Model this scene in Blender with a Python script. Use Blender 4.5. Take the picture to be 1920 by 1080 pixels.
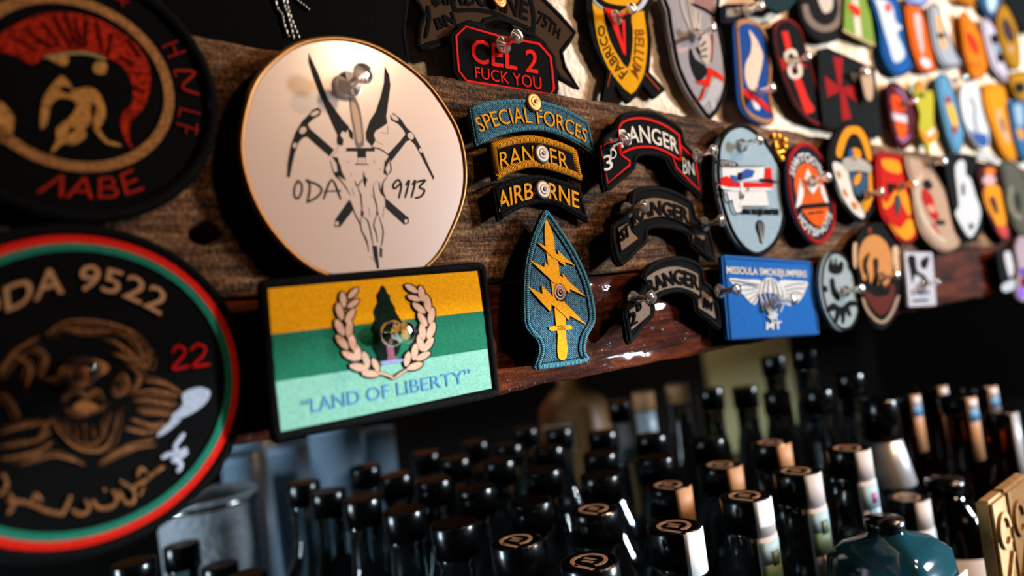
import bpy, bmesh, math, random
from mathutils import Vector, Matrix, noise
random.seed(7)
for _o in list(bpy.data.objects): bpy.data.objects.remove(_o)
scn = bpy.context.scene
COL = scn.collection

# ------------------------------------------------------------------ camera
F_PX = 1300.0                      # focal length in pixels of a 1920 px wide frame
CAM = Vector((0.0, -0.255, 1.5))   # metres; front face of the timber is y = 0
AX = Vector((0.77254838, 0.06077316, -0.63204084))   # world X seen in camera axes
AY = Vector((-0.6235984, -0.11480855, -0.77326841))
AZ = Vector((-0.11955766, 0.99152691, -0.05079712))
RIGHT = Vector((AX[0], AY[0], AZ[0])); UP = Vector((AX[1], AY[1], AZ[1])); BACK = Vector((AX[2], AY[2], AZ[2]))
cam_d = bpy.data.cameras.new('camera'); cam = bpy.data.objects.new('camera', cam_d); COL.objects.link(cam)
m = Matrix.Identity(4)
for i in range(3): m[i][0] = RIGHT[i]; m[i][1] = UP[i]; m[i][2] = BACK[i]; m[i][3] = CAM[i]
cam.matrix_world = m
cam_d.sensor_width = 36.0; cam_d.lens = 36.0*F_PX/1920.0
cam_d.clip_start = 0.01; cam_d.clip_end = 50
cam_d.dof.use_dof = True; cam_d.dof.focus_distance = 0.335; cam_d.dof.aperture_fstop = 4.2
scn.camera = cam

# ------------------------------------------------------------------ world, lights, exposure
w = bpy.data.worlds.new('dim_bar_room'); scn.world = w; w.use_nodes = True
w.node_tree.nodes['Background'].inputs[0].default_value = (0.55, 0.75, 1.0, 1)
w.node_tree.nodes['Background'].inputs[1].default_value = 0.003
vs = scn.view_settings
vs.view_transform = 'Standard'; vs.look = 'None'; vs.gamma = 1.0; vs.exposure = 0.22
try: vs.use_curve_mapping = False
except Exception: pass

def lamp(name, kind, loc, target, energy, color, **kw):
    d = bpy.data.lights.new(name, kind); d.energy = energy; d.color = color
    for k, v in kw.items(): setattr(d, k, v)
    o = bpy.data.objects.new(name, d); COL.objects.link(o); o.location = loc
    o.rotation_euler = (Vector(target)-Vector(loc)).to_track_quat('-Z', 'Y').to_euler()
    return o
# daylight from the window down the bar on the right, warm ceiling lamp, warm lamp over the bar, added cool spot
lamp('window_daylight', 'AREA', (2.10, -1.45, 1.85), (0.60, 0, 1.56), 72, (0.78, 0.90, 1.0), shape='RECTANGLE', size=0.20, size_y=0.28)
lamp('ceiling_lamp', 'AREA', (0.92, -0.60, 1.98), (0.30, 0, 1.55), 5.6, (1.0, 0.60, 0.34), shape='DISK', size=0.06)
lamp('far_bar_lamp', 'AREA', (0.60, -0.76, 2.00), (0.66, 0.0, 1.62), 3.8, (1.0, 0.66, 0.40), shape='DISK', size=0.12)
lamp('shadow_edge_spot', 'SPOT', (1.00, -0.62, 1.33), (0.20, 0, 1.360), 80, (0.82, 0.93, 1.0), spot_size=math.radians(16.5), spot_blend=0.05, shadow_soft_size=0.008)  # added spot; its cone edge stands in for a shadow boundary on the patches
lamp('alcove_streak_light', 'AREA', (-1.1, 0.45, 1.32), (0.4, 0.3, 1.32), 16, (0.70, 0.88, 1.0), shape='RECTANGLE', size=0.22, size_y=0.46)  # added cool light for streaks on the bottles' left edges, no window here
lamp('back_rail_fill', 'AREA', (0.60, 0.72, 1.69), (0.65, 0.93, 1.44), 0.7, (1.0, 0.66, 0.40), shape='DISK', size=0.06)  # added fill to brighten the back rail, no fitting here
lamp('olive_board_fill', 'AREA', (1.45, 0.55, 1.69), (1.75, 0.95, 1.35), 2.2, (1.0, 0.68, 0.42), shape='DISK', size=0.08)  # added fill aimed at the olive board, no fitting here

# ------------------------------------------------------------------ pixel tracing helpers (photo pixel -> point on a real plane)
def ray(px, py):
    return RIGHT*((px-960)/F_PX) - UP*((py-540)/F_PX) - BACK
def proj(p):
    d = Vector(p)-CAM; z = -d.dot(BACK)
    return (960+F_PX*d.dot(RIGHT)/z, 540-F_PX*d.dot(UP)/z)
def W(px, py, y=0.0):
    d = ray(px, py); t = (y-CAM.y)/d.y; return CAM+d*t
def at_depth(px, py, depth):
    return CAM+ray(px, py)*depth
def C(pts, ox, oy, s):                 # crop coordinates -> photo pixels
    return [(ox+x/s, oy+y/s) for x, y in pts]
def ell(cx, cy, a, b, tilt=0, n=36, a0=0, a1=360):
    t = math.radians(tilt); out = []
    full = (a1-a0) >= 360
    for i in range(n if full else n+1):
        s = math.radians(a0+(a1-a0)*i/n)
        x, y = a*math.cos(s), b*math.sin(s)
        out.append((cx+x*math.cos(t)-y*math.sin(t), cy+x*math.sin(t)+y*math.cos(t)))
    return out
def crom(pts, closed=True, n=5):
    out = []; N = len(pts)
    segs = N if closed else N-1
    for i in range(segs):
        if closed: p0, p1, p2, p3 = pts[(i-1) % N], pts[i], pts[(i+1) % N], pts[(i+2) % N]
        else: p0, p1, p2, p3 = pts[max(i-1, 0)], pts[i], pts[i+1], pts[min(i+2, N-1)]
        for k in range(n):
            t = k/n
            out.append(tuple(0.5*((2*p1[j])+(-p0[j]+p2[j])*t+(2*p0[j]-5*p1[j]+4*p2[j]-p3[j])*t*t+(-p0[j]+3*p1[j]-3*p2[j]+p3[j])*t**3) for j in range(2)))
    if not closed: out.append(tuple(pts[-1]))
    return out
def rrect(corners, r, n=4):            # quad with rounded corners, corners in order
    out = []; N = 4
    for i in range(N):
        p = Vector(corners[i]); a = Vector(corners[i-1]); b = Vector(corners[(i+1) % N])
        pa = p+(a-p).normalized()*r; pb = p+(b-p).normalized()*r
        for k in range(n+1):
            t = k/n; q = pa*(1-t)**2+p*2*t*(1-t)+pb*t*t; out.append((q.x, q.y))
    return out
def inset(pts, d):                     # shrink an outline towards its inside by d px
    N = len(pts); A = sum(pts[i][0]*pts[(i+1) % N][1]-pts[(i+1) % N][0]*pts[i][1] for i in range(N))
    sg = 1 if A > 0 else -1; out = []
    for i in range(N):
        a = Vector(pts[i-1]); b = Vector(pts[i]); c = Vector(pts[(i+1) % N])
        e1 = (b-a); e2 = (c-b)
        if e1.length < 1e-6: e1 = e2
        if e2.length < 1e-6: e2 = e1
        n1 = Vector((-e1.y, e1.x)).normalized(); n2 = Vector((-e2.y, e2.x)).normalized()
        nn = n1+n2
        if nn.length < 0.3: nn = n1
        nn = nn.normalized(); k = max(0.5, nn.dot(n1))
        q = b+nn*(sg*d/k); out.append((q.x, q.y))
    return out

# ------------------------------------------------------------------ materials
MATS = {}
def lin(h):
    h = h.lstrip('#'); v = [int(h[i:i+2], 16)/255 for i in (0, 2, 4)]
    if max(v) < 0.11: v = [c*0.6 for c in v]      # black thread
    return tuple(c/12.92 if c <= 0.04045 else ((c+0.055)/1.055)**2.4 for c in v)+(1,)
def nt(name):
    mt = bpy.data.materials.new(name); mt.use_nodes = True
    t = mt.node_tree; b = t.nodes['Principled BSDF']; return mt, t, b
def thread(hexc, angle=0.0, period=0.00055, depth=0.00022, rough=0.75, var=0.13, sheen=0.15):
    """embroidered thread: rows of satin stitches as fine relief"""
    key = ('thread', hexc, angle, period, depth, rough)
    if key in MATS: return MATS[key]
    mt, t, b = nt('thread_'+hexc.strip('#')); N = t.nodes; L = t.links
    tc = N.new('ShaderNodeTexCoord'); mp = N.new('ShaderNodeMapping'); mp.inputs['Rotation'].default_value = (0, math.radians(angle), 0)
    L.new(tc.outputs['Object'], mp.inputs[0])
    wv = N.new('ShaderNodeTexWave'); wv.wave_type = 'BANDS'; wv.bands_direction = 'X'
    wv.inputs['Scale'].default_value = 0.314/period; wv.inputs['Distortion'].default_value = 3.0
    wv.inputs['Detail'].default_value = 2; wv.inputs['Detail Scale'].default_value = 0.6
    L.new(mp.outputs[0], wv.inputs[0])
    nz = N.new('ShaderNodeTexNoise'); nz.inputs['Scale'].default_value = 900; nz.inputs['Detail'].default_value = 3
    L.new(tc.outputs['Object'], nz.inputs[0])
    ad = N.new('ShaderNodeMath'); ad.operation = 'ADD'; L.new(wv.outputs['Fac'], ad.inputs[0]); L.new(nz.outputs['Fac'], ad.inputs[1])
    bp = N.new('ShaderNodeBump'); bp.inputs['Distance'].default_value = depth; bp.inputs['Strength'].default_value = 0.9
    L.new(ad.outputs[0], bp.inputs['Height']); L.new(bp.outputs[0], b.inputs['Normal'])
    mr = N.new('ShaderNodeMapRange'); mr.inputs[1].default_value = 0.38; mr.inputs[2].default_value = 0.62; L.new(nz.outputs['Fac'], mr.inputs[0])
    mx = N.new('ShaderNodeMix'); mx.data_type = 'RGBA'
    c = lin(hexc); mx.inputs[6].default_value = tuple(v*(1-var) for v in c[:3])+(1,); mx.inputs[7].default_value = tuple(min(1, v*(1+var*0.5)) for v in c[:3])+(1,)
    L.new(mr.outputs[0], mx.inputs[0]); L.new(mx.outputs[2], b.inputs['Base Color'])
    b.inputs['Roughness'].default_value = rough; b.inputs['Specular IOR Level'].default_value = 0.04
    MATS[key] = mt; return mt
def merrow(hexc, period=0.0010):
    """overlocked border: stitches across the rolled edge, along the UV length"""
    key = ('merrow', hexc)
    if key in MATS: return MATS[key]
    mt, t, b = nt('overlock_'+hexc.strip('#')); N = t.nodes; L = t.links
    uv = N.new('ShaderNodeTexCoord'); wv = N.new('ShaderNodeTexWave'); wv.bands_direction = 'X'
    wv.inputs['Scale'].default_value = 0.314/period; wv.inputs['Distortion'].default_value = 1.5; wv.inputs['Detail'].default_value = 2
    L.new(uv.outputs['UV'], wv.inputs[0])
    bp = N.new('ShaderNodeBump'); bp.inputs['Distance'].default_value = 0.0006; L.new(wv.outputs['Fac'], bp.inputs['Height']); L.new(bp.outputs[0], b.inputs['Normal'])
    mx = N.new('ShaderNodeMix'); mx.data_type = 'RGBA'; c = lin(hexc)
    mx.inputs[6].default_value = tuple(v*0.3 for v in c[:3])+(1,); mx.inputs[7].default_value = tuple(min(1, v*1.1) for v in c[:3])+(1,)
    L.new(wv.outputs['Fac'], mx.inputs[0]); L.new(mx.outputs[2], b.inputs['Base Color'])
    b.inputs['Roughness'].default_value = 0.7; b.inputs['Specular IOR Level'].default_value = 0.07
    MATS[key] = mt; return mt
def plain(name, hexc, rough=0.5, metal=0.0, spec=0.5, coat=0.0, bump=None):
    key = ('plain', name)
    if key in MATS: return MATS[key]
    mt, t, b = nt(name); N = t.nodes; L = t.links
    b.inputs['Roughness'].default_value = rough; b.inputs['Metallic'].default_value = metal
    b.inputs['Specular IOR Level'].default_value = spec; b.inputs['Coat Weight'].default_value = coat
    nz = N.new('ShaderNodeTexNoise'); nz.inputs['Scale'].default_value = 140; nz.inputs['Detail'].default_value = 4
    tc = N.new('ShaderNodeTexCoord'); L.new(tc.outputs['Object'], nz.inputs[0])
    mx = N.new('ShaderNodeMix'); mx.data_type = 'RGBA'; c = lin(hexc)
    mx.inputs[6].default_value = tuple(v*0.9 for v in c[:3])+(1,); mx.inputs[7].default_value = c
    L.new(nz.outputs['Fac'], mx.inputs[0]); L.new(mx.outputs[2], b.inputs['Base Color'])
    if bump:
        bp = N.new('ShaderNodeBump'); bp.inputs['Distance'].default_value = bump; L.new(nz.outputs['Fac'], bp.inputs['Height']); L.new(bp.outputs[0], b.inputs['Normal'])
    MATS[key] = mt; return mt
def glass(name, hexc, rough=0.02, ior=1.47, trans=1.0):
    key = ('glass', name)
    if key in MATS: return MATS[key]
    mt, t, b = nt(name)
    b.inputs['Base Color'].default_value = lin(hexc); b.inputs['Roughness'].default_value = rough
    b.inputs['Transmission Weight'].default_value = trans; b.inputs['IOR'].default_value = ior
    MATS[key] = mt; return mt

# ------------------------------------------------------------------ object helpers
def mesh_obj(name, verts, faces, mat, parent=None, origin=(0, 0, 0), smooth=False, uvs=None):
    me = bpy.data.meshes.new(name); o_ = Vector(origin)
    me.from_pydata([tuple(Vector(v)-o_) for v in verts], [], faces); me.update()
    if smooth:
        for p in me.polygons: p.use_smooth = True
    if uvs:
        ul = me.uv_layers.new(name='UVMap')
        for i, lp in enumerate(me.loops): ul.data[i].uv = uvs[lp.vertex_index]
    if mat: me.materials.append(mat)
    o = bpy.data.objects.new(name, me); COL.objects.link(o)
    if parent: o.parent = parent
    else: o.location = o_
    return o
def tag(o, label, cat, group=None):
    o['label'] = label; o['category'] = cat
    if group: o['group'] = group
    return o
def root(name, loc, label, cat, group=None):
    o = bpy.data.objects.new(name, None); o.empty_display_size = 0.01; COL.objects.link(o); o.location = loc
    return tag(o, label, cat, group)
TRI_CACHE = {}
def tri2d(pts):
    from mathutils.geometry import tessellate_polygon
    return [tuple(t) for t in tessellate_polygon([[Vector((p[0], p[1], 0)) for p in pts]])]

BEAM_Y = 0.0; STUCCO_Y = 0.022
class Patch:
    """a sewn patch: traced outline on its own slightly tilted plane in front of the timber or the plaster"""
    def __init__(s, name, label, outline, cat='patch', base=BEAM_Y, lift=(0.0006, 0.003), thick=0.0022, group=None):
        s.base = base; s.outline = outline; s.thick = thick
        xs = [W(px, py, base).x for px, py in outline]
        s.xl, s.xr = min(xs), max(xs); s.lr, s.ll = lift
        c = (sum(p[0] for p in outline)/len(outline), sum(p[1] for p in outline)/len(outline))
        s.o = W(c[0], c[1], base)
        s.root = root(name, s.o, label, cat, group)
    def map(s, px, py, h=0.0):
        k = (s.ll-s.lr)/max(1e-6, s.xr-s.xl)       # lift(x) = lr + k*(xr-x)
        d = ray(px, py)                              # y = base - lift(x) - h
        t = (s.base-s.lr-k*s.xr-h-CAM.y+k*CAM.x)/(d.y-k*d.x)
        return CAM+d*t
    def prism(s, name, pts, mat, h0, h1):
        n = len(pts); v = [s.map(x, y, h1) for x, y in pts]
        v += [p+Vector((0, h1-h0, 0)) for p in v]
        f = [t for t in tri2d(pts)]
        f += [tuple(i+n for i in reversed(t)) for t in f]
        f += [(i, (i+1) % n, (i+1) % n+n, i+n) for i in range(n)]
        o = mesh_obj(name, v, f, mat, s.root, s.o)
        bm = bmesh.new(); bm.from_mesh(o.data); bmesh.ops.recalc_face_normals(bm, faces=bm.faces); bm.to_mesh(o.data); bm.free()
        return o
    def body(s, mat, name='fabric_base', pts=None):
        return s.prism(name, pts or s.outline, mat, 0, s.thick)
    def border(s, mat, r=0.0014, pts=None, name='stitched_border', h=None, flat=1.0, closed=True):
        pts = pts or s.outline; n = len(pts); h = s.thick*0.75 if h is None else h
        P = [s.map(x, y, h) for x, y in pts]; K = 8; v = []; uv = []; L = 0
        for i in range(n):
            if closed: d = (P[(i+1) % n]-P[i-1])
            else: d = P[min(i+1, n-1)]-P[max(i-1, 0)]
            d = d.normalized() if d.length > 1e-9 else Vector((1, 0, 0))
            nr = Vector((0, -1, 0)); sd = d.cross(nr)
            sd = sd.normalized() if sd.length > 1e-9 else Vector((0, 0, 1))
            if i: L += (P[i]-P[i-1]).length
            for k in range(K):
                a = 2*math.pi*k/K; v.append(P[i]+sd*(r*math.cos(a))+nr*(r*flat*math.sin(a))); uv.append((L, k/K*0.01))
        f = []
        for i in range(n if closed else n-1):
            j = (i+1) % n
            for k in range(K): f.append((i*K+k, i*K+(k+1) % K, j*K+(k+1) % K, j*K+k))
        if not closed: f.append(tuple(range(K))[::-1]); f.append(tuple((n-1)*K+k for k in range(K)))
        return mesh_obj(name, v, f, mat, s.root, s.o, smooth=True, uvs=uv)
    def poly(s, name, pts, mat, lev=1, t=0.0003):
        return s.prism(name, pts, mat, s.thick-0.0003, s.thick+t*lev)
    def polys(s, name, lists, mat, lev=1, t=0.0003):
        V = []; Fc = []
        for pts in lists:
            n = len(pts); b = len(V); h1 = s.thick+t*lev
            v = [s.map(x, y, h1) for x, y in pts]; V += v+[p+Vector((0, t*lev+0.0003, 0)) for p in v]
            f = tri2d(pts)
            nrm = (v[f[0][1]]-v[f[0][0]]).cross(v[f[0][2]]-v[f[0][0]])
            if nrm.y > 0: f = [tuple(reversed(q)) for q in f]
            Fc += [tuple(i+b for i in q) for q in f]
            Fc += [(b+i, b+(i+1) % n, b+(i+1) % n+n, b+i+n) for i in range(n)]
        return mesh_obj(name, V, Fc, mat, s.root, s.o)
    def ring(s, name, outer, inner, mat, lev=1, t=0.0003):
        n = len(outer); h = s.thick+t*lev
        v = [s.map(x, y, h) for x, y in outer]+[s.map(x, y, h) for x, y in inner]
        dn = Vector((0, t*lev+0.0002, 0)); v += [p+dn for p in v]
        f = []
        for i in range(n):
            j = (i+1) % n
            f += [(i, j, n+j, n+i), (2*n+i, 2*n+j, j, i), (n+i, n+j, 3*n+j, 3*n+i)]
        return mesh_obj(name, v, f, mat, s.root, s.o)
    def strokes(s, name, lines, width, mat, lev=1, t=0.0003, smooth=True, taper=False, hump=0.35):
        """satin-stitched strokes: flat rounded ribbons; width in photo pixels"""
        V = []; Fc = []
        for ln in lines:
            wd = width
            if isinstance(ln, tuple) and isinstance(ln[0], (int, float)): wd, ln = ln
            pts = crom(ln, False, 4) if (smooth and len(ln) > 2) else list(ln)
            n = len(pts); b = len(V); h1 = s.thick+t*lev
            for i in range(n):
                a = Vector(pts[max(i-1, 0)]); c = Vector(pts[min(i+1, n-1)]); d = (c-a)
                d = d.normalized() if d.length > 1e-6 else Vector((1, 0))
                nn = Vector((-d.y, d.x)); hw = wd/2
                if taper: hw *= max(0.15, math.sin(math.pi*(0.12+0.76*i/max(1, n-1))))
                p = Vector(pts[i])
                if i == 0: p = p-d*hw*0.6
                if i == n-1: p = p+d*hw*0.6
                for kx, kh in ((-1, 0.0), (-0.5, hump), (0.5, hump), (1, 0.0)):
                    q = p+nn*hw*kx*(0.65 if (i in (0, n-1)) else 1)
                    V.append(s.map(q.x, q.y, h1+kh*0.0008))
            for i in range(n-1):
                for k in range(3): Fc.append((b+i*4+k, b+i*4+k+1, b+(i+1)*4+k+1, b+(i+1)*4+k))
        o = mesh_obj(name, V, Fc, mat, s.root, s.o, smooth=True)
        return o
    def text(s, name, txt, bottom, top, mat, lev=1, t=0.0003, bold=0.0, gap=1.0):
        vs_, fs_, wd, ch = text_mesh(txt, bold, gap)
        bt = Curve2(bottom); tp = Curve2(top); V = []
        for x, y, z in vs_:
            u = x/wd; v = y/ch
            a = bt(u); b = tp(u); q = (a[0]+(b[0]-a[0])*v, a[1]+(b[1]-a[1])*v)
            V.append(s.map(q[0], q[1], s.thick+(t*lev if z > 0 else -0.0002)))
        return mesh_obj(name, V, fs_, mat, s.root, s.o)
class Curve2:
    def __init__(s, pts):
        s.p = crom(pts, False, 10) if len(pts) > 2 else [tuple(p) for p in pts]
        s.L = [0]
        for a, b in zip(s.p, s.p[1:]): s.L.append(s.L[-1]+math.dist(a, b))
    def __call__(s, u):
        d = u*s.L[-1]
        if d <= 0: i = 0
        elif d >= s.L[-1]: i = len(s.p)-2
        else:
            i = 0
            while s.L[i+1] < d: i += 1
        a, b = s.p[i], s.p[i+1]; k = (d-s.L[i])/max(1e-9, s.L[i+1]-s.L[i])
        return (a[0]+(b[0]-a[0])*k, a[1]+(b[1]-a[1])*k)
TXT = {}
def text_mesh(txt, bold=0.0, gap=1.0):
    key = (txt, bold, gap)
    if key in TXT: return TXT[key]
    c = bpy.data.curves.new('lettering', 'FONT'); c.body = txt; c.offset = bold; c.extrude = 0.05; c.resolution_u = 3; c.space_character = gap
    o = bpy.data.objects.new('lettering_tmp', c); COL.objects.link(o)
    bpy.context.view_layer.update()
    me = bpy.data.meshes.new_from_object(o.evaluated_get(bpy.context.evaluated_depsgraph_get()))
    vs_ = [tuple(v.co) for v in me.vertices]; fs_ = [tuple(p.vertices) for p in me.polygons]
    bpy.data.objects.remove(o); bpy.data.curves.remove(c); bpy.data.meshes.remove(me)
    x0 = min(v[0] for v in vs_); wd = max(v[0] for v in vs_)-x0
    ch = 0.73
    TXT[key] = ([(v[0]-x0, v[1], v[2]) for v in vs_], fs_, wd, ch); return TXT[key]
def lathe(profile, n=24, axis='Z', cap=True):
    """profile: (radius, height) list -> verts, faces around local Z (or pointing along -Y)"""
    v = []; f = []
    for r, z in profile:
        for k in range(n):
            a = 2*math.pi*k/n; x, y = r*math.cos(a), r*math.sin(a)
            v.append((x, y, z) if axis == 'Z' else (x, -z, y))
    m_ = len(profile)
    for i in range(m_-1):
        for k in range(n):
            a, b = i*n+k, i*n+(k+1) % n
            f.append((a, b, b+n, a+n) if axis == 'Z' else (a, a+n, b+n, b))
    if cap:
        if profile[0][0] > 1e-6: f.append(tuple(reversed(range(n))) if axis == 'Z' else tuple(range(n)))
        if profile[-1][0] > 1e-6: f.append(tuple((m_-1)*n+k for k in range(n)) if axis == 'Z' else tuple(reversed([(m_-1)*n+k for k in range(n)])))
    return v, f
def circle_fit(pix, y):
    import numpy as np
    P = [W(a, b, y) for a, b in pix]
    A = np.array([[2*p.x, 2*p.z, 1] for p in P]); bb = np.array([p.x**2+p.z**2 for p in P])
    s_ = np.linalg.lstsq(A, bb, rcond=None)[0]
    return s_[0], s_[1], math.sqrt(s_[2]+s_[0]**2+s_[1]**2)
def wcircle(cx, cz, r, y, n=72):
    return [proj((cx+r*math.cos(2*math.pi*i/n), y, cz+r*math.sin(2*math.pi*i/n))) for i in range(n)]

# ================================================================== THE PLACE: timber, plaster, alcove
def wood(name, weathered):
    mt, t, b = nt(name); N = t.nodes; L = t.links
    tc = N.new('ShaderNodeTexCoord')
    def mapn(sc):
        mp = N.new('ShaderNodeMapping'); mp.inputs['Scale'].default_value = sc; L.new(tc.outputs['Object'], mp.inputs[0]); return mp
    def nz(sc, scale, det, rough=0.6):
        n = N.new('ShaderNodeTexNoise'); n.inputs['Scale'].default_value = scale; n.inputs['Detail'].default_value = det; n.inputs['Roughness'].default_value = rough
        L.new(mapn(sc).outputs[0], n.inputs[0]); return n
    g1 = nz((0.10, 1, 1.6), 230, 8, 0.75)       # long fibres
    g2 = nz((0.25, 1, 1), 60, 5)                 # blotches
    g3 = nz((1.6, 1, 0.9), 620, 5, 0.7)               # fine fibres / saw marks
    r = N.new('ShaderNodeValToRGB'); e = r.color_ramp.elements
    cols = [(0.41, '#050302'), (0.465, '#38230f'), (0.53, '#82593a'), (0.62, '#cfa67c')] if weathered else [(0.38, '#0c0301'), (0.47, '#2e0f05'), (0.56, '#5e260c'), (0.68, '#9a5020')]
    e[0].position, e[0].color = cols[0][0], lin(cols[0][1]); e[1].position, e[1].color = cols[3][0], lin(cols[3][1])
    for p, c in cols[1:3]: k = e.new(p); k.color = lin(c)
    mx = N.new('ShaderNodeMix'); mx.data_type = 'FLOAT'; mx.inputs[0].default_value = 0.38; L.new(g1.outputs['Fac'], mx.inputs[2]); L.new(g2.outputs['Fac'], mx.inputs[3])
    m2 = N.new('ShaderNodeMix'); m2.data_type = 'FLOAT'; m2.inputs[0].default_value = 0.32 if weathered else 0.2; L.new(mx.outputs[0], m2.inputs[2]); L.new(g3.outputs['Fac'], m2.inputs[3])
    L.new(m2.outputs[0], r.inputs[0]); L.new(r.outputs[0], b.inputs['Base Color'])
    ad = N.new('ShaderNodeMath'); ad.operation = 'ADD'; L.new(g1.outputs['Fac'], ad.inputs[0]); L.new(g3.outputs['Fac'], ad.inputs[1])
    bp = N.new('ShaderNodeBump'); bp.inputs['Distance'].default_value = 0.0034 if weathered else 0.0008; bp.inputs['Strength'].default_value = 1.0
    L.new(ad.outputs[0], bp.inputs['Height']); L.new(bp.outputs[0], b.inputs['Normal'])
    if weathered:
        b.inputs['Roughness'].default_value = 0.8; b.inputs['Specular IOR Level'].default_value = 0.2
    else:
        b.inputs['Roughness'].default_value = 0.6; b.inputs['Specular IOR Level'].default_value = 0.05; b.inputs['Coat Weight'].default_value = 0.25; b.inputs['Coat Roughness'].default_value = 0.04
        cz = nz((0.6, 1, 1), 240, 2); cr = N.new('ShaderNodeMapRange'); cr.inputs[1].default_value = 0.60; cr.inputs[2].default_value = 0.72; cr.interpolation_type = 'SMOOTHSTEP'; L.new(cz.outputs['Fac'], cr.inputs[0]); cb = N.new('ShaderNodeBump'); cb.inputs['Distance'].default_value = 0.0010; L.new(cr.outputs[0], cb.inputs['Height']); L.new(cb.outputs[0], b.inputs['Coat Normal'])
    return mt
WOOD_A = wood('weathered_timber', True); WOOD_B = wood('varnished_timber', False)
def plank(name, x0, x1, z0, z1, y0, y1, mat, nx, nz_, amp, label, hole=None):
    """board with real relief on its front face and ragged long edges"""
    V = []; Fc = []
    def edge(x, s): return amp*0.9*noise.noise((x*38, s*7.3, 0))+amp*0.5*noise.noise((x*140, s*3.1, 4))
    for j in range(nz_+1):
        for i in range(nx+1):
            u = i/nx; v = j/nz_; x = x0+(x1-x0)*u*u*0.55+(x1-x0)*u*0.45
            z = z0+edge(x, 1)+(z1-z0+edge(x, 2)-edge(x, 1))*v
            d = amp*(0.9*noise.fractal((x*14, 0, z*150), 0.9, 2.1, 5)*0.6+0.4*noise.noise((x*160, 2, z*420)))
            rd = min(v, 1-v)*nz_
            y = y0-d*0.6+amp*0.8*math.exp(-rd/1.1)
            if hole:
                hx, hz, hr = hole; q = math.hypot((x-hx), (z-hz)*1.25)/hr
                y += 0.010*max(0, 1-q**4) if q < 1 else 0
            V.append((x, y, z))
    n1 = nx+1
    for j in range(nz_):
        for i in range(nx): Fc.append((j*n1+i, j*n1+i+1, (j+1)*n1+i+1, (j+1)*n1+i))
    b = len(V)
    rim = [i for i in range(n1)]+[j*n1+nx for j in range(1, nz_+1)]+[nz_*n1+i for i in range(nx-1, -1, -1)]+[j*n1 for j in range(nz_-1, 0, -1)]
    for i in rim: V.append((V[i][0], y1, V[i][2]))
    m_ = len(rim)
    for k in range(m_): Fc.append((rim[k], b+k, b+(k+1) % m_, rim[(k+1) % m_]))
    Fc.append(tuple(b+k for k in range(m_)))
    o = mesh_obj(name, V, Fc, mat, None, (x0, y1, z0), smooth=False)
    for p in o.data.polygons: p.use_smooth = True
    return tag(o, label, 'plank')
hole_c = W(386, 437)
plank('timber_plank', -0.25, 2.4, 1.5209, 1.617, 0.0012, 0.0212, WOOD_A, 900, 70, 0.0016, 'rough weathered brown plank behind the round and tab-shaped patches', hole=(hole_c.x, hole_c.z, 0.0055))
plank('timber_plank', -0.25, 2.4, 1.4685, 1.5194, 0.0014, 0.0212, WOOD_B, 500, 24, 0.0012, 'narrow glossy varnished red-brown plank along the bottom edge')

# plaster wall above the timber, with trowelled lumps
mt, t, b = nt('cream_plaster'); N = t.nodes; L = t.links
tc = N.new('ShaderNodeTexCoord'); n1_ = N.new('ShaderNodeTexNoise'); n1_.inputs['Scale'].default_value = 45; n1_.inputs['Detail'].default_value = 6
n2_ = N.new('ShaderNodeTexNoise'); n2_.inputs['Scale'].default_value = 330; n2_.inputs['Detail'].default_value = 5
L.new(tc.outputs['Object'], n1_.inputs[0]); L.new(tc.outputs['Object'], n2_.inputs[0])
r = N.new('ShaderNodeValToRGB'); r.color_ramp.elements[0].position = 0.3; r.color_ramp.elements[0].color = lin('#b39a7c'); r.color_ramp.elements[1].position = 0.62; r.color_ramp.elements[1].color = lin('#e2d9c8')
L.new(n1_.outputs['Fac'], r.inputs[0]); L.new(r.outputs[0], b.inputs['Base Color']); b.inputs['Roughness'].default_value = 0.9
bp = N.new('ShaderNodeBump'); bp.inputs['Distance'].default_value = 0.0022; L.new(n2_.outputs['Fac'], bp.inputs['Height']); L.new(bp.outputs[0], b.inputs['Normal'])
PLASTER = mt
V = []; Fc = []; nx, nz_ = 620, 110
for j in range(nz_+1):
    for i in range(nx+1):
        u = i/nx; x = -0.3+3.0*(0.4*u+0.6*u*u); z = 1.53+0.45*j/nz_
        d = 0.0020*noise.fractal((x*60, z*80, 0), 0.75, 2.0, 5)+0.0016*abs(noise.noise((x*210, z*160, 3)))
        V.append((x, STUCCO_Y-d*0.9+0.001, z))
n1 = nx+1; Fc = [(j*n1+i, j*n1+i+1, (j+1)*n1+i+1, (j+1)*n1+i) for j in range(nz_) for i in range(nx)]
b0 = len(V); V += [(-0.3, 0.07, 1.53), (2.7, 0.07, 1.53), (2.7, 0.07, 1.98), (-0.3, 0.07, 1.98)]
c = [0, nx, nz_*n1+nx, nz_*n1]
Fc += [tuple(range(nx, -1, -1))+(b0, b0+1), tuple(range(nz_*n1, nz_*n1+nx+1))+(b0+2, b0+3), (b0+1, b0, b0+3, b0+2)]
o = mesh_obj('wall_back', V, Fc, PLASTER, None, (0, 0.05, 1.53), smooth=True); o['kind'] = 'structure'

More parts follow.
